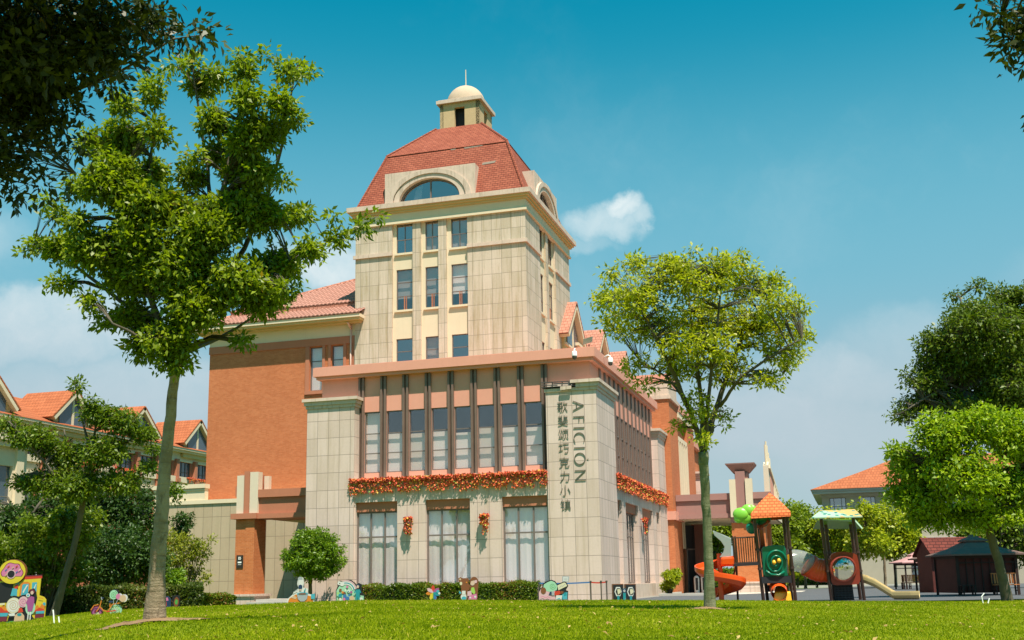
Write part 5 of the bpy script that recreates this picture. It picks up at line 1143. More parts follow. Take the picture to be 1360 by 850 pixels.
for c, x, y, r in (('brown', 452, 784, 1.8), ('orange', 455, 787, 1.6), ('pink', 461, 780, 1.6), ('white', 463, 785.5, 2.0), ('teal', 462.5, 786, .9), ('brown', 457.5, 788, 1.6), ('purple', 466.5, 787, 1.6), ('blue', 458, 792, 2.4), ('pink', 457, 796, 1.9), ('teal', 452, 791, 2.6), ('white', 452, 796, 1.8), ('blue', 461.5, 795, 2.6), ('tan', 467.5, 795, 3.3), ('blue', 464, 791, 1.6), ('lime', 449, 788, 1.2), ('white', 459, 784, 1.2), ('white', 480, 796, 2)): b.ell(c, x, y, r)
b.poly('teal', [(471.5, 786), (473, 783.5), (478, 783.5), (480, 788), (478.6, 788), (478, 787), (478, 798.5), (476, 798.5), (475.4, 792), (474.8, 798.5), (472.6, 798.5), (472.7, 787), (471, 789), (470, 786)]); b.ell('navy', 475.3, 779, 2.5, 2.4); b.ell('skin', 475.3, 780, 1.6, 2.0); b.done((452, 478))
# pinwheel flower
b = Board('pinwheel_board', 'rainbow coloured pinwheel flower cutout in front of the low hedge', 'board', 46.5, 575.5)
for c, a in (('red', 92), ('purple', 35), ('teal', -18), ('blue', -68), ('yellow', -112), ('orange', 188), ('lpink', 145)):
    ca, sa = math.cos(math.radians(a)), math.sin(math.radians(a)); q = lambda u, v: (575.3+u*ca-v*sa, 787.5-(u*sa+v*ca)); b.poly(c, [q(0, -.6), q(4, -2.6), q(7.8, -2), q(10, 0), q(7, 2.2), q(3, 1.8), q(0, .6)], c in ('red', 'blue', 'orange'))
b.ell('white', 583.5, 788.5, 1.5); b.ell('cyan', 581.5, 786, 2.0); b.line('green', [(575.5, 788), (575.5, 797)], 1.0); b.done()
# bear and girl
b = Board('bear_board', 'cutout board of a brown bear cub beside a long haired girl, before the low hedge', 'board', 46.5, 622)
b.poly('brown', [(609.5, 773), (609, 768.5), (612, 767), (615, 768.5), (619, 768.5), (622, 768.5), (623.5, 771), (622, 775), (625, 779), (623, 784), (621, 786), (621, 797), (612, 797), (611.5, 787), (613, 783), (612, 779), (614, 775)], True)
b.poly('brown', [(624, 773), (626, 768.5), (630, 766.6), (634, 768.5), (636, 773), (635.5, 780), (634.6, 790), (634, 797), (622, 797), (623, 786), (625, 781)], True)
b.ell('tan', 611.5, 769.8, 1.3); b.ell('cream', 612.5, 775.3, 1.7, 2.2); b.ell('orange', 620, 774, 1.0); b.ell('skin', 627.8, 774.3, 3.3, 4.0); b.ell('lpink', 632.2, 773.0, 1.8, 2.4); b.poly('brown', [(624, 773), (626, 769.6), (631, 769), (633, 771), (629, 771.5), (626, 772.3), (625, 776)])
b.poly('lime', [(626.5, 781), (629.8, 780.5), (631.5, 787), (630, 790), (625.4, 786)]); b.poly('lpink', [(621, 786), (626, 785), (627, 791), (621, 792)]); b.poly('pink', [(622, 796.5), (623, 792), (628, 790), (633, 789), (634, 793), (633, 796.5)]); b.ell('white', 631.3, 793, 1.4); b.ell('white', 624.8, 794, 1.2)
b.ell('white', 616.3, 793, 4.3, 4.2); b.ell('cyan', 616.3, 794.5, 3.1, 2.3); b.poly('white', [(613.8, 785), (618.5, 785), (618.5, 790), (613.8, 790)]); b.poly('cyan', [(610, 785), (613, 787), (612.5, 789), (610, 788)]); b.line('brown', [(619.7, 783), (619.9, 796)], .6); b.done()
# ice cream board
b = Board('ice_cream_board', 'cutout board of a mint swirl ice cream and sweets beside the rope barrier', 'board', 46.5, 735)
b.poly('black', [(715, 797), (714.8, 788), (716.5, 783), (720.5, 780), (721.5, 775.5), (727, 772.2), (733, 770.5), (738, 772.5), (741, 776.5), (750, 773), (753, 774), (755.5, 779), (752, 784.5), (755.2, 785.5), (754.5, 797)], True)
b.poly('lpink', [(716, 796.5), (716, 787), (719, 782), (726, 780), (738, 784), (738, 796.5)]); b.poly('mint', [(722, 781), (723, 776.5), (728, 773.6), (733, 771.8), (737.6, 774), (741, 779), (740, 784), (732, 787), (726, 785)]); b.swirl('green', 734.5, 779, 4.2, .45, 2.0)
b.poly('cream', [(741, 778), (750, 774.3), (752, 775.2), (754, 779), (742, 784.5)]); b.line('grey', [(743.5, 781), (746, 778.6), (748, 779.3), (751, 776.7)], .5); b.ell('brown', 722.2, 784.5, 3.5, 4.2)
for c, q in (('navy', [(729, 790), (731, 786), (735, 786), (735, 791)]), ('grey', [(733, 786), (736, 785), (736.5, 791), (733, 791)]), ('red', [(737, 786), (744, 785), (745, 789), (741, 791), (737, 791)]), ('brown', [(745, 785.5), (749, 786), (748, 789), (745, 789)]), ('cyan', [(747, 796.5), (747, 790), (754, 787), (753.4, 796.5)]), ('teal', [(749, 788), (752, 787), (753, 791), (749.5, 792)]), ('white', [(738, 796.5), (739, 791), (747, 791), (746, 796.5)]), ('cyan', [(739, 796), (743, 794.4), (745, 796)])): b.poly(c, q)
b.line('pink', [(718, 793), (722, 792), (724, 794), (728, 792.5), (731, 794.5)], .7); b.done((722, 748))
# lollipop bicycle
b = Board('bicycle_board', 'cutout board of an orange bicycle laden with lollipops, before the long hedge', 'board', 31, 142)
b.ell('maroon', 128.5, 812, 8.0, 7.4, True); b.ell('purple', 128.5, 812, 6.3, 5.8); b.ell('maroon', 128.5, 812, 3.4, 3.0); b.ell('cream', 129.5, 815, 2.3, 2.2)
b.ell('mint', 153.3, 811, 8.2, 7.9, True); b.ell('lime', 153.3, 811, 5.6, 5.4); b.ell('mint', 153.3, 811, 4.7, 4.5)
for a in range(0, 180, 30): b.line('cream', [(153.3-6*math.cos(math.radians(a)), 811-6*math.sin(math.radians(a))), (153.3+6*math.cos(math.radians(a)), 811+6*math.sin(math.radians(a)))], .35)
b.line('orange', [(128.5, 812), (132.5, 806), (134.5, 797), (135.5, 794)], 1.3); b.line('orange', [(133, 806), (138, 811), (144, 812), (149, 803), (161, 801)], 1.4); b.line('orange', [(146, 806), (146.5, 799)], 1.3); b.line('red', [(142, 812.5), (154, 811)], 1.5); b.line('orange', [(121, 810), (125, 804), (131, 803)], 1.1)
b.line('navy', [(133.5, 794), (137.5, 794.5)], 1.4); b.line('grey', [(134, 793.2), (135.5, 797)], 1.0); b.ell('navy', 147.5, 799.5, 3.2, 1.3); b.ell('teal', 144, 816.5, 2.4, 1.4)
b.line('grey', [(151, 803), (151, 796)], .7); b.line('grey', [(154, 803), (156.5, 797)], .7)
b.ell('black', 151, 790.3, 6.4, 7.0, True); b.ell('mint', 151, 790.5, 5.6, 6.2); b.swirl('green', 151, 790.5, 4.6, .45); b.ell('white', 157, 793, 3.9, 4.2, True); b.ell('pink', 157, 793, 3.2, 3.6); b.ell('white', 163.3, 795.5, 5.0, 5.2, True); b.ell('tan', 163.3, 795.5, 4.4, 4.6); b.done((128, 154))
# sweet truck
b = Board('sweet_truck_board', 'cutout sweet truck with a doughnut sign on its roof at the left edge', 'board', 35, 20)
b.poly('yellow', [(-30, 825), (-30, 771), (51, 768), (50, 792), (56, 794), (59.5, 798), (59.5, 806), (59, 825)], True)
b.poly('red', [(-30, 773.5), (-30, 768), (52.5, 766), (52.5, 769.5)]); b.poly('maroon', [(-30, 768.2), (-30, 767), (52.5, 765.2), (52.5, 766.4)])
b.poly('black', [(-30, 803), (-30, 775), (15, 774), (12, 800)]); b.poly('teal', [(-10, 775), (-4, 775), (-6, 800), (-12, 800)])
b.poly('cyan', [(17.5, 772.5), (23, 771.5), (22, 778), (18, 779)]); b.poly('red', [(16, 780), (21, 776), (21.5, 782), (17, 783)]); b.poly('cyan', [(12, 792), (14, 782), (20.5, 783), (20.5, 792)])
b.poly('orange', [(23.5, 792), (24.5, 777), (28, 774), (34, 774), (37.5, 776), (37.5, 792)]); b.poly('cyan', [(26, 792), (27, 778), (29, 776.7), (35.5, 776.7), (35.5, 792)]); b.poly('cyan', [(40, 791), (40, 775), (46.5, 774.6), (46.5, 791)]); b.poly('white', [(28, 787), (33, 778), (35, 778), (29, 789)]); b.poly('white', [(41, 786), (45, 777), (46, 777), (42, 789)])
b.line('orange', [(50, 795), (56, 796)], .8); b.ell('cyan', 58, 803.5, 2.0, 2.3)
b.poly('orange', [(-30, 810), (-25, 805), (-18, 809), (-10, 804), (-3, 809), (5, 803), (7, 808), (46, 808), (49, 804), (52, 808), (55, 803), (59, 806), (59, 811), (-30, 812)]); b.poly('red', [(-30, 812), (-20, 808), (-10, 811), (0, 806), (6, 811), (47, 811), (52, 808), (58, 810), (59, 812), (59, 813), (-30, 814)])
b.poly('cyan', [(-30, 819), (-30, 814), (11, 814), (10, 818.5)]); b.poly('cyan', [(48, 816), (48, 812.6), (59, 812), (59, 815.5)]); b.poly('maroon', [(-30, 825), (-30, 819.5), (10, 819), (10, 825)]); b.poly('maroon', [(47, 825), (47, 816.6), (59, 816), (59, 824)]); b.poly('cream', [(-30, 806), (-30, 803), (6, 801), (6, 803.5)])
b.ell('brown', 13, 760.5, 18.7, 16.7, True); b.ell('yellow', 13, 760.5, 17.8, 15.8); b.poly('maroon', [(13+14.3*(1+.07*math.cos(6*a_))*math.cos(a_), 762+13.6*(1+.07*math.cos(6*a_+1))*math.sin(a_)*-1) for a_ in [math.radians(x) for x in range(-20, 201, 10)]]); b.poly('pink', [(13+13.4*(1+.07*math.cos(6*a_))*math.cos(a_), 762+12.7*(1+.07*math.cos(6*a_+1))*math.sin(a_)*-1) for a_ in [math.radians(x) for x in range(-20, 201, 10)]])
b.ell('black', 12, 763.5, 5.0, 4.8); b.ring('lpink', 12, 763.5, 4.8, 6.0)
for c, x, y in (('blue', 5, 758), ('blue', 19.5, 761), ('red', 8, 753.5), ('red', 19, 753.5), ('tan', 14, 755), ('tan', 6, 764), ('cream', 23.5, 758)): b.line(c, [(x-1.3, y+1.2), (x+1.2, y-1.2)], 1.3)
b.done((0, 50))
b = Board('lollipop_board', 'cutout board of giant lollipops with a pink clad figure, before the sweet truck', 'board', 33.5, 27)
b.poly('black', [(8.5, 829), (12, 815), (6, 806), (8, 796), (16, 791.5), (23, 793), (27, 791), (34, 790), (37, 784), (42, 782.5), (45, 787), (47, 795), (45, 806), (41, 820), (45, 824), (41, 828), (24, 829.5)], True)
b.ell('green', 26, 826.8, 18, 2.6); b.ell('cream', 16.5, 804.5, 9.6, 10.4); b.ell('white', 16.5, 804.5, 7.6, 8.3); b.swirl('tan', 16.5, 804.5, 6.6, .9, 2.4); b.ell('lpink', 29.5, 800, 6.6, 7.2); b.swirl('pink', 29.5, 800, 5.0, .9, 1.8); b.ell('mint', 39.5, 808, 6.6, 9); b.ell('white', 35.5, 791.5, 2.6); b.ell('cyan', 35.5, 791.5, 1.3)
b.poly('purple', [(36, 795), (40, 792.5), (44, 794), (44.5, 800), (42.5, 812), (36.5, 813), (35, 803), (33.5, 801)]); b.ell('maroon', 41, 787, 3.1, 3.4); b.ell('skin', 40.8, 788.2, 2.0, 2.4); b.line('white', [(37.5, 813), (37.3, 825)], 1.5); b.line('white', [(40.6, 813), (40.4, 825)], 1.5)
b.poly('tan', [(19, 826), (20, 817), (24, 814), (29, 814), (32.6, 818), (33, 825)]); b.ell('teal', 26, 816.5, 3.0, 2.0); b.poly('red', [(24, 814), (25, 808), (29, 807.5), (31, 813)]); b.poly('white', [(11, 815), (20, 814.5), (20, 818), (13, 818)]); b.done((20, 38))
# hexagon planters
HEX = [('dark planter box with a white hexagon on it, nearer the rope barrier', 821.5), ('dark planter box with a white hexagon on it, nearer the portico', 838.2)]
for lab, x in HEX:
    b = Board('hexagon_box', lab, 'box', 48.5, x, 'hexagon boxes by the hall corner')
    b.mb.m = 0; b.keys = ['black', 'white', 'brown', 'teal']; b.mb.m = 2
    b.mb.prism([b.P(x-7.2, b.py0+1), b.P(x+7.2, b.py0+1), b.P(x+7.2, 776), b.P(x-7.2, 776)], FWD*.45)
    b.poly('black', [(x-6.6, b.py0), (x+6.6, b.py0), (x+6.6, 777), (x-6.6, 777)]); b.poly('white', [(x-4.8, 786), (x-2.6, 780), (x+2.6, 780), (x+4.8, 786), (x+2.6, 792), (x-2.6, 792)]); b.poly('black', [(x-3.4, 786), (x-1.6, 781.6), (x+2.4, 781.6), (x+3.9, 784.5), (x+3.9, 788), (x+2.2, 790.5), (x-1.6, 790.5)]); b.poly('cream', [(x-1.2, 783), (x+2.2, 782.6), (x+3.6, 785), (x+3.3, 787.6), (x-.4, 790)]); b.poly('teal', [(x-1.5, b.py0), (x-1.5, 791.5), (x+1.5, 791.5), (x+1.5, b.py0)]); b.done()
b = Board('target_post', 'teal post with a round target between the two hexagon boxes', 'post', 48.2, 829.7)
b.poly('teal', [(828, b.py0+1), (828, 782), (831.5, 782), (831.5, b.py0+1)], True); b.ell('navy', 829.8, 785, 2.6, 2.9); b.ell('white', 829.8, 785, 1.3, 1.6); b.ell('black', 829.8, 785, .5, .7); b.done()
b = Board('hexagon_box', 'dark hexagon box just right of the big pale trunk', 'box', 42, 233)
b.poly('black', [(228, 812), (228, 792), (233, 790.5), (238, 792), (238.5, 812)], True); b.poly('brown', [(230, 801), (231.5, 795), (234, 793), (236.5, 796), (237, 801), (235, 806), (231.5, 806)]); b.poly('green', [(231.5, 800), (233, 796), (235.5, 798), (235, 803), (232.6, 803)]); b.done()
b = Board('candy_board', 'small dark board with a pink and red candy motif behind the big pale trunk', 'board', 40, 222)
b.poly('navy', [(216, 813), (216, 793), (222, 792), (226, 796), (226.5, 812)], True); b.poly('pink', [(217, 799), (218, 794.5), (222, 794), (223, 798)]); b.poly('red', [(217, 805), (217.5, 800), (220.5, 799.5), (221, 805)]); b.done()
# info sign on a stick behind the ice cream board
b = Board('info_sign', 'small white notice on a thin stand above the ice cream board', 'sign', 48, 752)
b.poly('grey', [(747.5, 773.4), (747.8, 765.8), (757, 766.2), (756.2, 773.8)], True); b.poly('white', [(748.6, 772.6), (748.8, 766.8), (755.8, 767.1), (755.4, 773)]); b.line('grey', [(750, 768.6), (754.6, 768.8)], .3); b.line('grey', [(750, 770.4), (754.6, 770.6)], .3); b.done()
mb = MB(); mb.tube([b.P(752, 773, -.03), b.P(752, b.py0+1, -.03)], .02, 6); mb.build('stand', METAL_D, b.t)
# rope barrier
for x, lab, gi in ((716, 'dark belt post hidden beside the ice cream board', 0), (785.2, 'dark belt post where the blue belt meets the red belt', 1), (799, 'slim belt post in the middle of the red belt', 2), (806.4, 'slim belt post at the end of the red belt', 3)):
    t = thing('barrier_post', lab, 'barrier post', q2(x, 49.5), 'belt barrier posts'); o_ = Vector(t.location)
    mb = MB(); mb.lathe(o_, [(.0, 0), (.17, .0), (.17, .02), (.05, .05), (.03, .06), (.03, .86), (.045, .87), (.045, .93), (0, .94)], 12); mb.build('post', METAL_D, t, smooth=False)
def belt(a, b_, mat, name, lab):
    A, B = q2(a, 49.5)+UP*.84, q2(b_, 49.5)+UP*.84; t = thing(name, lab, 'belt', A.lerp(B, .5)); mb = MB(); N = 8
    for i in range(N):
        f, g_ = i/N, (i+1)/N; p, q = A.lerp(B, f)-UP*.03*math.sin(math.pi*f), A.lerp(B, g_)-UP*.03*math.sin(math.pi*g_); mb.hexa([p, q, q+FWD*.004, p+FWD*.004, p+UP*.06, q+UP*.06, q+UP*.06+FWD*.004, p+UP*.06+FWD*.004])
    mb.build('webbing', mat, t)
belt(716.5, 785, cmat('paint blue', PAL['blue']), 'barrier_belt', 'long dark blue belt stretched along the wall'); belt(785.4, 806.2, cmat('paint red', PAL['red']), 'barrier_belt', 'short red belt at the hall corner')
# white pipe stubs on the lawn
for px, D, lab in ((72, 28, 'pair of white pipe stubs in the grass beside the sweet truck'), (1306, 34, 'pair of white pipe stubs in the grass under the round tree')):
    t = thing('pipe_stubs', lab, 'pipe', gpt(px, D)); o_ = Vector(t.location)
    mb = MB(); mb.tube([o_+UP*-.02, o_+UP*.20-RGT*.03+UP*.02, o_+UP*.34+RGT*-.05 if px < 500 else o_+UP*.32+RGT*.06], .017, 7); mb.build('tall_stub', WH, t)
    mb = MB(); mb.tube([o_+RGT*.13-UP*.02, o_+RGT*(.10 if px < 500 else .20)+UP*.17], .017, 7); mb.build('short_stub', WH, t)

# ================================================================== PLAYGROUND
def plastic(name, c, **k): return plain(name, c, .32, .06, 2.0, .05, spec=.5, **k)
PO, PG, PY, PR, PT_, PGL = plastic('orange plastic', (.80, .085, .010)), plastic('green plastic', (.0, .14, .075)), plastic('yellow plastic', (.80, .42, .02)), plastic('brick red plastic', (.30, .045, .025)), plastic('tan plastic', (.55, .42, .20)), plastic('leaf green plastic', (.20, .50, .05))
POR = shingle('roof orange plastic', (.66, .15, .045), (.74, .19, .06), (.46, .09, .03), .17, .115, .1); PDG = plastic('dark green plastic', (.01, .20, .12)); PBR = plastic('trunk brown plastic', (.34, .07, .03)); POST = plain('dark brown post', (.055, .028, .022), .4, .1, 2.0, 0.0, spec=.5)
CLR, n_ = new_mat('clear plastic'); p_ = n_.n('ShaderNodeBsdfPrincipled', inp={'Base Color': (.42, .45, .44, 1), 'Roughness': .12, 'Specular IOR Level': .8}); n_.n('ShaderNodeOutputMaterial', inp={0: n_.n('ShaderNodeMixShader', inp={0: .42, 1: n_.n('ShaderNodeBsdfTransparent').outputs[0], 2: p_.outputs[0]}).outputs[0]})
t = thing('play_tower', 'climbing frame with orange roof, spiral slide, tube bridge and bubble panel', 'playground', q2(1070, 43.5))
D0 = 43.0
L = lambda x, y, d=0.0: at(x, y, D0+d)
def gz(p, z=0.0): p = Vector(p); p.z = z; return p
posts = [((1001, 683), (1014.2, 800), 0), ((1044, 679), (1057, 800), 0), ((1006, 686), (1019.5, 797), 1.3), ((1040, 684), (1052, 797), 1.3), ((1090.5, 689), (1105, 801), 0), ((1133, 688), (1148.5, 801), 0), ((1096, 692), (1109, 797), 1.2), ((1129, 692), (1143, 797), 1.2)]
for a, b_, d in posts:
    mb = MB(); p, q = L(*a, d), L(*b_, d); mb.tube([p, q.lerp(p, .02), gz(q, -.02)], .065, 10); 
    for f in (.12, .40, .62): c = p.lerp(q, f); mb.tube([c-UP*.04, c+UP*.04], .085, 10)
    mb.build('post', POST, t, smooth=False)
mb = MB()
A = [L(997, 683, -.35), L(1050, 680, -.35), L(1047, 684, 1.7), L(1001, 687, 1.7)]; apex = L(1021, 655, .6)
cen = sum(A, Vector())/4; prev = A; NR = 8
for k in range(1, NR+1):
    f = k/NR; h = f*(1+.28*(1-f))
    g_ = lambda ff, hh: [a.lerp(Vector((apex.x, apex.y, a.z)), ff*.985)+UP*(apex.z-cen.z)*hh for a in A]
    cur = g_(f, h); lip = g_(f-.022, h-.0)
    for i in range(4): j = (i+1) % 4; mb.face([prev[i], prev[j], lip[j], lip[i]]); mb.face([lip[i], lip[j], cur[j]-UP*.02, cur[i]-UP*.02])
    prev = [c_-UP*.02 for c_ in cur]
mb.face(prev)
for i in range(4): j = (i+1) % 4; mb.face([A[i], A[j], A[j]-UP*.16, A[i]-UP*.16])
mb.build('orange_roof', POR, t)
mb = MB(); q = [L(1078, 688.5, -.5), L(1145.5, 687, -.5), L(1135, 677.5, .5), L(1089, 679.5, .5)]; mb.prism(q, (0, 0, .04)); pr_ = mb.build('patterned_roof', plain('mint roof sheet', (.50, .70, .55), .4, .1, 4, 0), t)
PATT, n_ = new_mat('dotted roof sheet'); vo = n_.n('ShaderNodeTexVoronoi', inp={'Vector': pos(n_), 'Scale': 4.2}); finish(n_, n_.mix(n_.ramp(vo.outputs[0], .34, .30), n_.mix(n_.ramp(n_.noise(pos(n_), 1.1), .48, .52), (.30, .44, .33), (.46, .32, .12)), (.02, .16, .14)), .7, spec=.15)
pr_.data.materials[0] = PATT
mb = MB(); mb.prism([L(1086, 691, .7), L(1135, 690, .7), L(1146, 702, 1.6), L(1080, 703, 1.6)], (0, 0, .04)); mb.build('rear_roof_sheet', plastic('translucent lime sheet', (.16, .34, .03)), t)
mb = MB(); mb.bar(L(1092, 690, .6), L(1136, 692, .6), .05); mb.bar(L(1136, 692, .6), L(1145, 702, .6), .05); mb.build('mint_edge', MATS['mint roof sheet'], t)
# decks
mb = MB(); mb.hexa([L(1012, 775, -.1), L(1052, 774, -.1), L(1050, 773, 1.4), L(1014, 774, 1.4), L(1011, 766, -.1), L(1050, 765, -.1), L(1048, 765, 1.4), L(1013, 766, 1.4)]); mb.build('deck', INNER, t)
mb = MB(); mb.hexa([L(973, 752.5, -.1), L(1008, 750.5, -.1), L(1008, 750, 1.2), L(974, 752, 1.2), L(973, 749, -.1), L(1008, 747, -.1), L(1008, 747, 1.2), L(974, 749, 1.2)]); mb.build('deck', INNER, t)
mb = MB(); mb.hexa([L(1104, 776, -.05), L(1142, 775, -.05), L(1140, 774, 1.25), L(1105, 775, 1.25), L(1103, 772, -.05), L(1141, 771, -.05), L(1139, 771, 1.25), L(1104, 772, 1.25)]); mb.build('deck', INNER, t)
mb = MB()
for a, b_ in (((972, 714.5), (1005, 713)), ((974, 748), (1008, 746.5))): mb.bar(L(*a), L(*b_), .05)
for i in range(11):
    f = i/10; mb.bar(L(974+31*f, 714.5-1.4*f), L(977+30*f, 748-1.3*f), .035)
for x in (973, 976): mb.bar(L(x, 712), L(x+2.5, 752), .05)
mb.bar(L(972, 715, 0), L(974, 716, 1.2), .04); mb.bar(L(974, 749, 0), L(976, 749, 1.2), .04)
for i in range(1, 8): f = i/8; mb.bar(L(972.5, 715.5, 1.2*f), L(975.5, 749, 1.2*f), .03)
mb.build('railing', POST, t)
mb = MB(); mb.bar(L(978, 752, 1.2), gz(L(980, 797, 1.2)), .08); mb.bar(L(977, 752, .05), gz(L(975, 780, .05), 1.0), .05); mb.build('post', POST, t)
# green panel with swirl
def slab(mb, pts, th=.10, d=-.06): mb.prism([L(x, y, d) for x, y in pts], FWD*th)
mb = MB(); slab(mb, [(1012, 729), (1014, 726), (1022, 724.5), (1036, 724), (1042, 725), (1044, 730), (1045.5, 760), (1047, 765), (1018, 767), (1014, 764)]); o = mb.build('swirl_panel', PG, t, bevel=.02)
mb = MB(); spts = []
for i in range(60):
    a = i*.21; r_ = 2.5+i*.19; spts.append(L(1030+r_*1.1*math.cos(a)*.95, 747+r_*1.25*math.sin(a), -.10))
mb.tube(spts, .045, 6); mb.tube([L(1017, 758, -.1), L(1024, 763, -.11), L(1034, 764, -.11), L(1042, 759, -.1)], .05, 6); mb.build('raised_swirl', PG, o, smooth=True)
mb = MB()
for x, y in ((1028, 747), (1034.5, 744.5)): mb.lathe(L(x, y, -.13), [(0, -.10), (.07, -.05), (.08, 0), (.05, .07), (0, .1)], 10)
mb.build('yellow_knob', PY, o, smooth=True)
mb = MB(); slab(mb, [(1045.5, 737), (1048.5, 736), (1051, 763), (1048, 765)], .06, .2); mb.build('yellow_side_panel', PY, t)
# lower orange tube and yellow slide below the deck
mb = MB(); mb.tube([L(1033, 779, .3), L(1034, 784, .1), L(1035, 788, -.3)], [.33, .33, .3], 16, cap=False); mb.build('orange_tunnel', PO, t, smooth=True)
mb = MB(); mb.hexa([gz(L(1026, 798, -.2), -.01), gz(L(1052, 798, -.2), -.01), gz(L(1052, 796, .8), -.01), gz(L(1026, 796, .8), -.01), L(1029, 787, -.1), L(1050, 786, -.1), L(1048, 777, .8), L(1030, 778, .8)]); mb.build('yellow_slide_end', PY, t, bevel=.05)
mb = MB(); mb.hexa([L(1019, 786, .3), L(1027, 786, .3), L(1027, 786, .9), L(1019, 786, .9), L(1018, 777, .3), L(1026, 777, .3), L(1026, 777, .9), L(1018, 777, .9)]); mb.build('dark_step', INNER, t)
# play tree ornament
mb = MB()
for x, y, r_, sx in ((984, 683, .26, 1.2), (993, 678, .24, 1.1), (990, 687, .26, 1.0), (981, 689, .17, 1.1), (999, 676, .16, 1.0)): mb.lathe(L(x, y, .15), [(r_*math.cos(math.pi*(i/8-.5)), r_*math.sin(math.pi*(i/8-.5))) for i in range(9)], 12, sx, .5)
mb.build('leaf_cluster', PGL, t, smooth=True)
mb = MB()
for x, y, r_, sx in ((1000, 690, .22, 1.1), (998, 701, .24, .9), (1010, 687, .16, 1.5), (1017, 689, .20, 1.0), (1013, 694, .18, 1.2)): mb.lathe(L(x, y, .45), [(r_*math.cos(math.pi*(i/8-.5)), r_*math.sin(math.pi*(i/8-.5))) for i in range(9)], 12, sx, .5)
mb.build('leaf_cluster', PDG, t, smooth=True)
mb = MB(); mb.tube([L(1013, 726, .3), L(1011, 705, .3), L(1011, 697, .3)], [.10, .08, .07], 8); mb.tube([L(1011, 700, .3), L(1018, 695, .3), L(1023, 692, .3)], [.06, .05, .035], 8); mb.tube([L(1010, 702, .3), L(1001, 695, .3), L(993, 689, .3)], [.07, .05, .04], 8); mb.tube([L(1018, 695, .3), L(1020, 690, .3)], [.04, .03], 6); mb.build('branch_ornament', PBR, t, smooth=True)
# tube bridge
def gtube(mb, pts, rad, n=22, ribs=False):
    m = 26; P_ = []
    for i in range(m+1):
        f = i/m*(len(pts)-1); k = min(int(f), len(pts)-2); g_ = f-k; p0 = pts[max(k-1, 0)]; p1 = pts[k]; p2 = pts[k+1]; p3 = pts[min(k+2, len(pts)-1)]
        P_.append(tuple(.5*((2*b1)+(-a1+c1)*g_+(2*a1-5*b1+4*c1-d1)*g_*g_+(-a1+3*b1-3*c1+d1)*g_**3) for a1, b1, c1, d1 in zip(p0, p1, p2, p3)))
    Q = [L(*p) for p in P_]; mb.tube(Q, [rad*(1+(.05 if ribs and i % 4 == 0 else 0)) for i in range(m+1)], n, cap=False); return Q
mb = MB(); gtube(mb, [(1047, 745, .5), (1058, 744.5, .5), (1068, 747, .5), (1076, 752, .5)], .42); mb.build('clear_tube', CLR, t, smooth=True)
mb = MB(); gtube(mb, [(1074, 751, .5), (1083, 756, .5), (1092, 758, .5), (1103, 757, .5)], .435, ribs=True); mb.tube([L(1073.5, 750.5, .5), L(1075.5, 752, .5)], .47, 22); mb.build('orange_tube', PO, t, smooth=True)
mb = MB(); mb.tube([L(1046.5, 745, .5), L(1048.5, 745, .5)], .46, 22); mb.build('tube_flange', POST, t)
# bubble panel
mb = MB(); cx2, cy2, rr2 = 1119.8, 755.5, 15.6
oute = [(1103, 737), (1108, 733.5), (1121, 732.5), (1131, 734), (1138, 736), (1141, 750), (1143, 773), (1140, 776), (1107, 777.5), (1104, 773), (1103, 755)]
N = 32
def raycast(a):
    c, s_ = math.cos(a), math.sin(a); best = 60
    for (x0_, y0_), (x1_, y1_) in zip(oute, oute[1:]+oute[:1]):
        dx, dy = x1_-x0_, y1_-y0_; det = c*(-dy)-s_*(-dx)
        if abs(det) < 1e-9: continue
        tt = ((x0_-cx2)*(-dy)-(y0_-cy2)*(-dx))/det; uu = (c*(y0_-cy2)-s_*(x0_-cx2))/det
        if tt > 0 and -1e-6 <= uu <= 1+1e-6: best = min(best, tt)
    return best
for i in range(N):
    a, b_ = 2*math.pi*i/N, 2*math.pi*(i+1)/N; ra, rb = raycast(a), raycast(b_)
    mb.prism([L(cx2+rr2*math.cos(a), cy2+rr2*math.sin(a), -.08), L(cx2+ra*math.cos(a), cy2+ra*math.sin(a), -.08), L(cx2+rb*math.cos(b_), cy2+rb*math.sin(b_), -.08), L(cx2+rr2*math.cos(b_), cy2+rr2*math.sin(b_), -.08)], FWD*.12)
ringp = [L(cx2+(rr2+.8)*math.cos(2*math.pi*i/N), cy2+(rr2+.8)*math.sin(2*math.pi*i/N), -.10) for i in range(N+1)]; mb.tube(ringp, .05, 6)
mb.build('bubble_panel', PR, t)
mb = MB(); c = L(cx2, cy2, -.05); R_ = rr2/F_PX*D0
for j in range(8):
    for i in range(N):
        def sp(i_, j_): a = 2*math.pi*i_/N; ph = math.pi/2*j_/8; return c+(Vector(tuple(R))*math.cos(a)+Vector(tuple(U))*math.sin(a))*R_*math.cos(ph)-FWD*R_*.75*math.sin(ph)
        mb.face([sp(i, j), sp(i+1, j), sp(i+1, j+1), sp(i, j+1)])
o = mb.build('bubble_window', glassmat('bubble plastic', (.62, .68, .64), 2.0, .03), t, smooth=True)
mb = MB()
for i in range(6): mb.bar(L(1108+i*4.6, 776, .1), gz(L(1110+i*4.6, 799, .1)), .05)
for j in range(7): mb.bar(L(1108+j*.35, 778+j*3.2, .1), L(1132+j*.35, 777.4+j*3.2, .1), .06)
mb.hexa([gz(L(1111, 799, .16)), gz(L(1135, 799, .16)), gz(L(1135, 799, .2)), gz(L(1111, 799, .2)), L(1108, 777, .16), L(1132, 776, .16), L(1132, 776, .2), L(1108, 777, .2)])
mb.build('climbing_net', INNER, t)
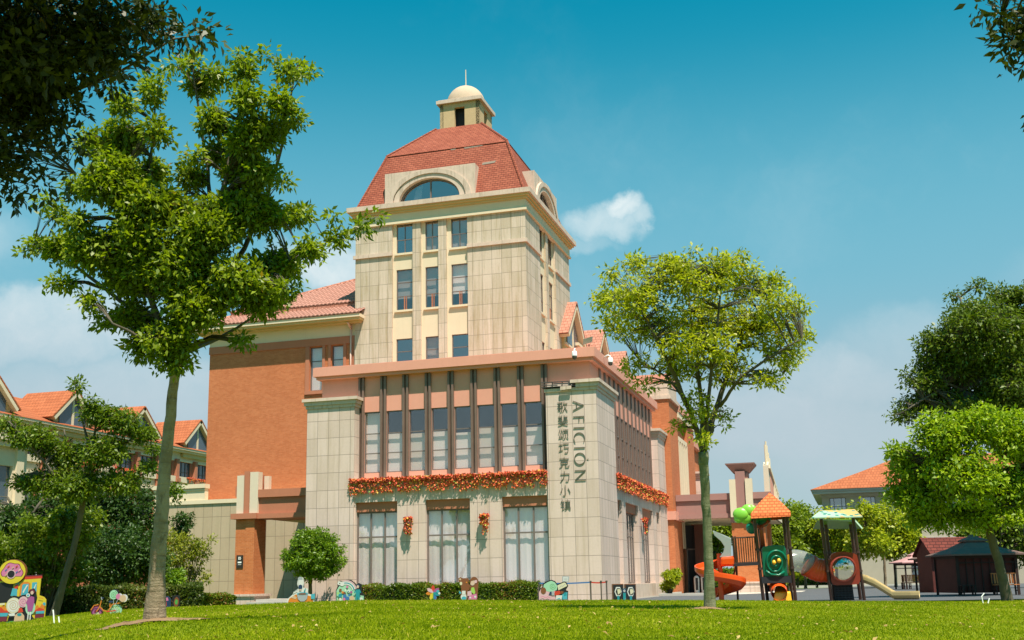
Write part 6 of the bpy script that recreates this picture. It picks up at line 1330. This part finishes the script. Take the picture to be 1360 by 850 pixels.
# slides
def trough(mb, pts, w_, h_, th=.03, side=None):
    """open slide along pts; side(i) gives the horizontal cross direction"""
    n = len(pts); S = []
    for i, p in enumerate(pts):
        tdir = (pts[min(i+1, n-1)]-pts[max(i-1, 0)]); s_ = side(i) if side else tdir.cross(UP).normalized()
        prof = [(-w_/2-.04, h_), (-w_/2, h_), (-w_/2+.03, h_*.45), (-w_*.3, .04), (0, 0), (w_*.3, .04), (w_/2-.03, h_*.45), (w_/2, h_), (w_/2+.04, h_), (w_/2+.04, h_-.05), (w_/2+.03, h_*.4), (w_*.3, -.03), (0, -.06), (-w_*.3, -.03), (-w_/2-.03, h_*.4), (-w_/2-.04, h_-.05)]
        S.append([p+s_*a+UP*b_ for a, b_ in prof])
    m = len(S[0])
    for i in range(n-1):
        for k in range(m): k2 = (k+1) % m; mb.face([S[i][k], S[i][k2], S[i+1][k2], S[i+1][k]])
    mb.face(S[0]); mb.face(S[-1])
mb = MB(); ctrl = [(1141, 771, .5), (1150, 773, .3), (1162, 778, .1), (1175, 786, -.1), (1188, 794, -.3), (1199, 799.2, -.5), (1212, 800.6, -.7), (1222, 800, -.8)]
pts = [L(*c_) for c_ in ctrl]; fine = []
for i in range(len(pts)-1):
    for j in range(4): fine.append(pts[i].lerp(pts[i+1], j/4))
fine.append(pts[-1])
for p in fine: p.z = max(p.z, .09)
trough(mb, fine, .50, .24); mb.build('tan_slide', PT_, t, smooth=True)
mb = MB(); N = 54; cc = L(957, 770, .2); cc.z = 0; zt, zb_ = L(957, 748, .2).z+.02, .24; pts = []
for i in range(N+1):
    f = i/N; a = math.radians(35+f*430); rr_ = .64; pts.append(Vector((cc.x, cc.y, zt+(zb_-zt)*f))+RGT*rr_*math.cos(a)+FWD*rr_*math.sin(a))
ang = lambda i: math.radians(35+i/N*430)
trough(mb, pts, .58, .30, side=lambda i: RGT*math.cos(ang(i))+FWD*math.sin(ang(i))); mb.build('spiral_slide', PO, t, smooth=True)
mb = MB(); mb.tube([cc, cc+UP*(zt+.35)], .10, 12); mb.build('slide_mast', PO, t)
mb = MB(); mb.hexa([L(957, 752, -.2), L(975, 752, -.2), L(975, 752, 1.0), L(957, 752, 1.0), L(957, 740, -.2), L(975, 739, -.2), L(975, 739, 1.0), L(957, 740, 1.0)]); mb.build('slide_entry', PO, t, bevel=.08)
mb = MB()
prof = [(947, 706), (950, 705.5), (962, 712), (971, 716), (971, 739), (956, 740), (961, 733), (962.5, 726), (958, 719), (949, 711)]
mb.prism([L(x, y, -.1) for x, y in prof], FWD*.04); mb.prism([L(x, y, .9) for x, y in prof], FWD*.04); mb.prism([L(947, 706, -.1), L(962, 712, -.1), L(962, 712, .95), L(947, 706, .95)], UP*.04); mb.prism([L(962, 712, -.1), L(971, 716, -.1), L(971, 716, .95), L(962, 712, .95)], UP*.04)
mb.build('clear_hood', plastic('frosted clear plastic', (.36, .39, .40)), t)

# ================================================================== GAZEBOS, PLAYHOUSE
SLATE = plain('grey gazebo roof', (.16, .105, .09), .85, .15, 1.2, .1, streak=.2, spec=.08); PINKR = plain('pink gazebo roof', (.46, .24, .23), .6, .12, 1.2, .1); WOODR = plain('dark red boards', (.085, .018, .014), .7, .25, 3.0, .3); WOODO = plain('orange slats', (.50, .17, .05), .6, .15, 3.0, .1); DKW = plain('dark timber', (.035, .018, .014), .7, .2, 3, .1)  # grey roof colour includes darkening for shade and vignette
def gazebo(label, D, pxl, pxr, py_eave, py_top, mat, walls=False):
    s = F_PX/D; c = (pxl+pxr)/2; base = q2(c, D); hw = (pxr-pxl)/2/s; t = thing('gazebo', label, 'gazebo', base, 'gazebos beside the yard' if not walls else None)
    ze = at(c, py_eave, D).z; zt = at(c, py_top, D).z; X1, Y1 = RGT, FWD
    C = lambda u, v, z: Vector((base.x, base.y, 0))+X1*u+Y1*v+UP*z
    def pyr(mb, h0, z0, h1, z1, mid=None):
        ls = [(h0, z0-.07), (h0, z0)]+([mid] if mid else [])+[(h1, z1)]
        for (a, za), (b_, zb2) in zip(ls, ls[1:]):
            P0 = [C(-a, -a, za), C(a, -a, za), C(a, a, za), C(-a, a, za)]; P1 = [C(-b_, -b_, zb2), C(b_, -b_, zb2), C(b_, b_, zb2), C(-b_, b_, zb2)]
            for i in range(4): j = (i+1) % 4; mb.face([P0[i], P0[j], P1[j], P1[i]])
        a, za = ls[-1]; mb.face([C(-a, -a, za), C(a, -a, za), C(a, a, za), C(-a, a, za)]); a, za = ls[0]; mb.face([C(-a, -a, za), C(a, -a, za), C(a, a, za), C(-a, a, za)])
    H_ = zt-ze; mb = MB(); pyr(mb, hw, ze, hw*.22, ze+H_*.66, (hw*.55, ze+H_*.30)); mb.build('lower_roof', mat, t)
    mb = MB(); pyr(mb, hw*.30, ze+H_*.72, hw*.05, zt, (hw*.14, ze+H_*.86)); mb.build('upper_roof', mat, t)
    mb = MB(); pyr(mb, hw*.20, ze+H_*.62, hw*.20, ze+H_*.74); mb.build('roof_neck', DKW, t)
    q = hw*.80
    for sx in (-1, 1):
        for sy_2 in (-1, 1): mb = MB(); mb.bar(C(sx*q, sy_2*q, 0), C(sx*q, sy_2*q, ze), .11); mb.build('post', DKW, t)
    mb = MB()
    for sgn in (-1, 1): mb.bar(C(-q, sgn*q, ze-.12), C(q, sgn*q, ze-.12), .08, .14); mb.bar(C(sgn*q, -q, ze-.12), C(sgn*q, q, ze-.12), .08, .14)
    for sgn in (-1, 1): mb.bar(C(-q, sgn*q, ze-.38), C(q, sgn*q, ze-.38), .05, .05)
    mb.build('beam', DKW, t)
    if walls:
        mb = MB(); xw = q*.55
        mb.hexa([C(-q+.06, -q+.1, .12), C(xw, -q+.1, .12), C(xw, -q+.18, .12), C(-q+.06, -q+.18, .12), C(-q+.06, -q+.1, ze-.15), C(xw, -q+.1, ze-.15), C(xw, -q+.18, ze-.15), C(-q+.06, -q+.18, ze-.15)])
        mb.hexa([C(xw, -q+.1, .9), C(q, -q+.1, .9), C(q, -q+.18, .9), C(xw, -q+.18, .9), C(xw, -q+.1, ze-.15), C(q, -q+.1, ze-.15), C(q, -q+.18, ze-.15), C(xw, -q+.18, ze-.15)])
        mb.hexa([C(-q, q, .12), C(q, q, .12), C(q, q+.08, .12), C(-q, q+.08, .12), C(-q, q, ze-.15), C(q, q, ze-.15), C(q, q+.08, ze-.15), C(-q, q+.08, ze-.15)])
        mb.hexa([C(-q, -q+.2, .12), C(-q+.08, -q+.2, .12), C(-q+.08, q, .12), C(-q, q, .12), C(-q, -q+.2, ze-.15), C(-q+.08, -q+.2, ze-.15), C(-q+.08, q, ze-.15), C(-q, q, ze-.15)])
        mb.build('board_wall', WOODR, t)
        mb = MB()
        for i in range(8): u = -q+.08+i*(2*q-.2)/7; mb.bar(C(u, -q+.07, .14 if i < 6 else .92), C(u, -q+.07, ze-.16), .04, .04)
        mb.build('batten', DKW, t)
    return t, C, q, ze
def bench(label, C, u0, u1, v, back=True, mat=None, group='benches around the gazebos'):
    c = C((u0+u1)/2, v, 0); t = thing('bench', label, 'bench', c, group); mb = MB()
    for k in range(3): mb.bar(C(u0, v+.10*k, .45), C(u1, v+.10*k, .45), .08, .035)
    mb.build('seat', WOODO if mat is None else mat, t)
    for u in (u0+.08, u1-.08): mb = MB(); mb.bar(C(u, v-.02, 0), C(u, v-.02, .44), .06); mb.bar(C(u, v+.26, 0), C(u, v+.30, .9 if back else .44), .06); mb.bar(C(u, v-.02, .2), C(u, v+.26, .2), .04); mb.build('leg', DKW, t)
    if back:
        mb = MB(); n = max(5, int((u1-u0)/.1))
        for i in range(n): u = u0+(u1-u0)*(i+.5)/n; mb.bar(C(u, v+.28, .5), C(u, v+.30, .92), .07, .02)
        mb.bar(C(u0, v+.29, .93), C(u1, v+.29, .93), .04); mb.build('backrest', WOODO, t)
t1, C1, q1, z1 = gazebo('grey two tier roofed gazebo with dark red board walls behind the round tree trunk', 50, 1250.5, 1346.5, 736, 709.5, SLATE, True)
bench('slatted orange backed bench against the dark red board wall', C1, .05, 1.15, -1.75)
bench('low bench with dark seat at the corner of the red boarded gazebo', C1, -1.35, -.7, -1.7, False, DKW)
t2, C2, q2_, z2 = gazebo('grey roofed open gazebo, middle one of the row', 62, 1221, 1290, 741, 724.5, SLATE)
bench('orange backed bench inside the middle gazebo', C2, -1.1, .2, .2); bench('plain dark bench in front of the middle gazebo', C2, -1.2, -.2, -1.3, False, DKW)
t3, C3, q3_, z3 = gazebo('pink roofed open gazebo, farthest of the row', 74, 1192, 1246, 746.5, 733, PINKR)
bench('orange backed bench inside the pink roofed gazebo', C3, -.8, .9, .4); bench('plain dark bench at the side of the pink roofed gazebo', C3, -1.35, -.7, -1.0, False, DKW)
t4, C4, q4_, z4 = gazebo('pink roofed open gazebo half hidden behind the grey roofed one', 68, 1236, 1300, 748, 731, PINKR)
t = thing('playhouse', 'red tiled gable roofed playhouse behind the boarded gazebo', 'playhouse', q2(1282, 58)); b0 = Vector(t.location); C = lambda u, v, z: b0+RGT*u+FWD*v+UP*z
zt, ze = at(1282, 711.5, 58).z, at(1282, 734, 58).z
mb = MB(); mb.hexa([C(-1.5, .3, 0), C(1.5, .3, 0), C(1.5, 2.4, 0), C(-1.5, 2.4, 0), C(-1.5, .3, ze), C(1.5, .3, ze), C(1.5, 2.4, ze), C(-1.5, 2.4, ze)]); mb.prism([C(-1.5, .3, ze), C(-1.5, 2.4, ze), C(-1.5, 1.35, zt-.12)], RGT*3.0); mb.build('board_wall', WOODR, t)
mb = MB(); RT = shingle('dark red playhouse tiles', (.11, .024, .017), (.15, .035, .024), (.04, .010, .008), .3, .16, .3)  # dark red tiles, deepened further to include shade and vignette in the colour
mb.hexa([C(-1.62, -.05, ze-.15), C(1.62, -.05, ze-.15), C(1.62, 1.35, zt-.07), C(-1.62, 1.35, zt-.07), C(-1.62, -.05, ze-.07), C(1.62, -.05, ze-.07), C(1.62, 1.35, zt), C(-1.62, 1.35, zt)]); mb.hexa([C(-1.62, 1.352, zt-.07), C(1.62, 1.352, zt-.07), C(1.62, 2.75, ze-.15), C(-1.62, 2.75, ze-.15), C(-1.62, 1.352, zt), C(1.62, 1.352, zt), C(1.62, 2.75, ze-.07), C(-1.62, 2.75, ze-.07)]); mb.build('roof', RT, t)
# picnic seat, planter and bin at the right edge
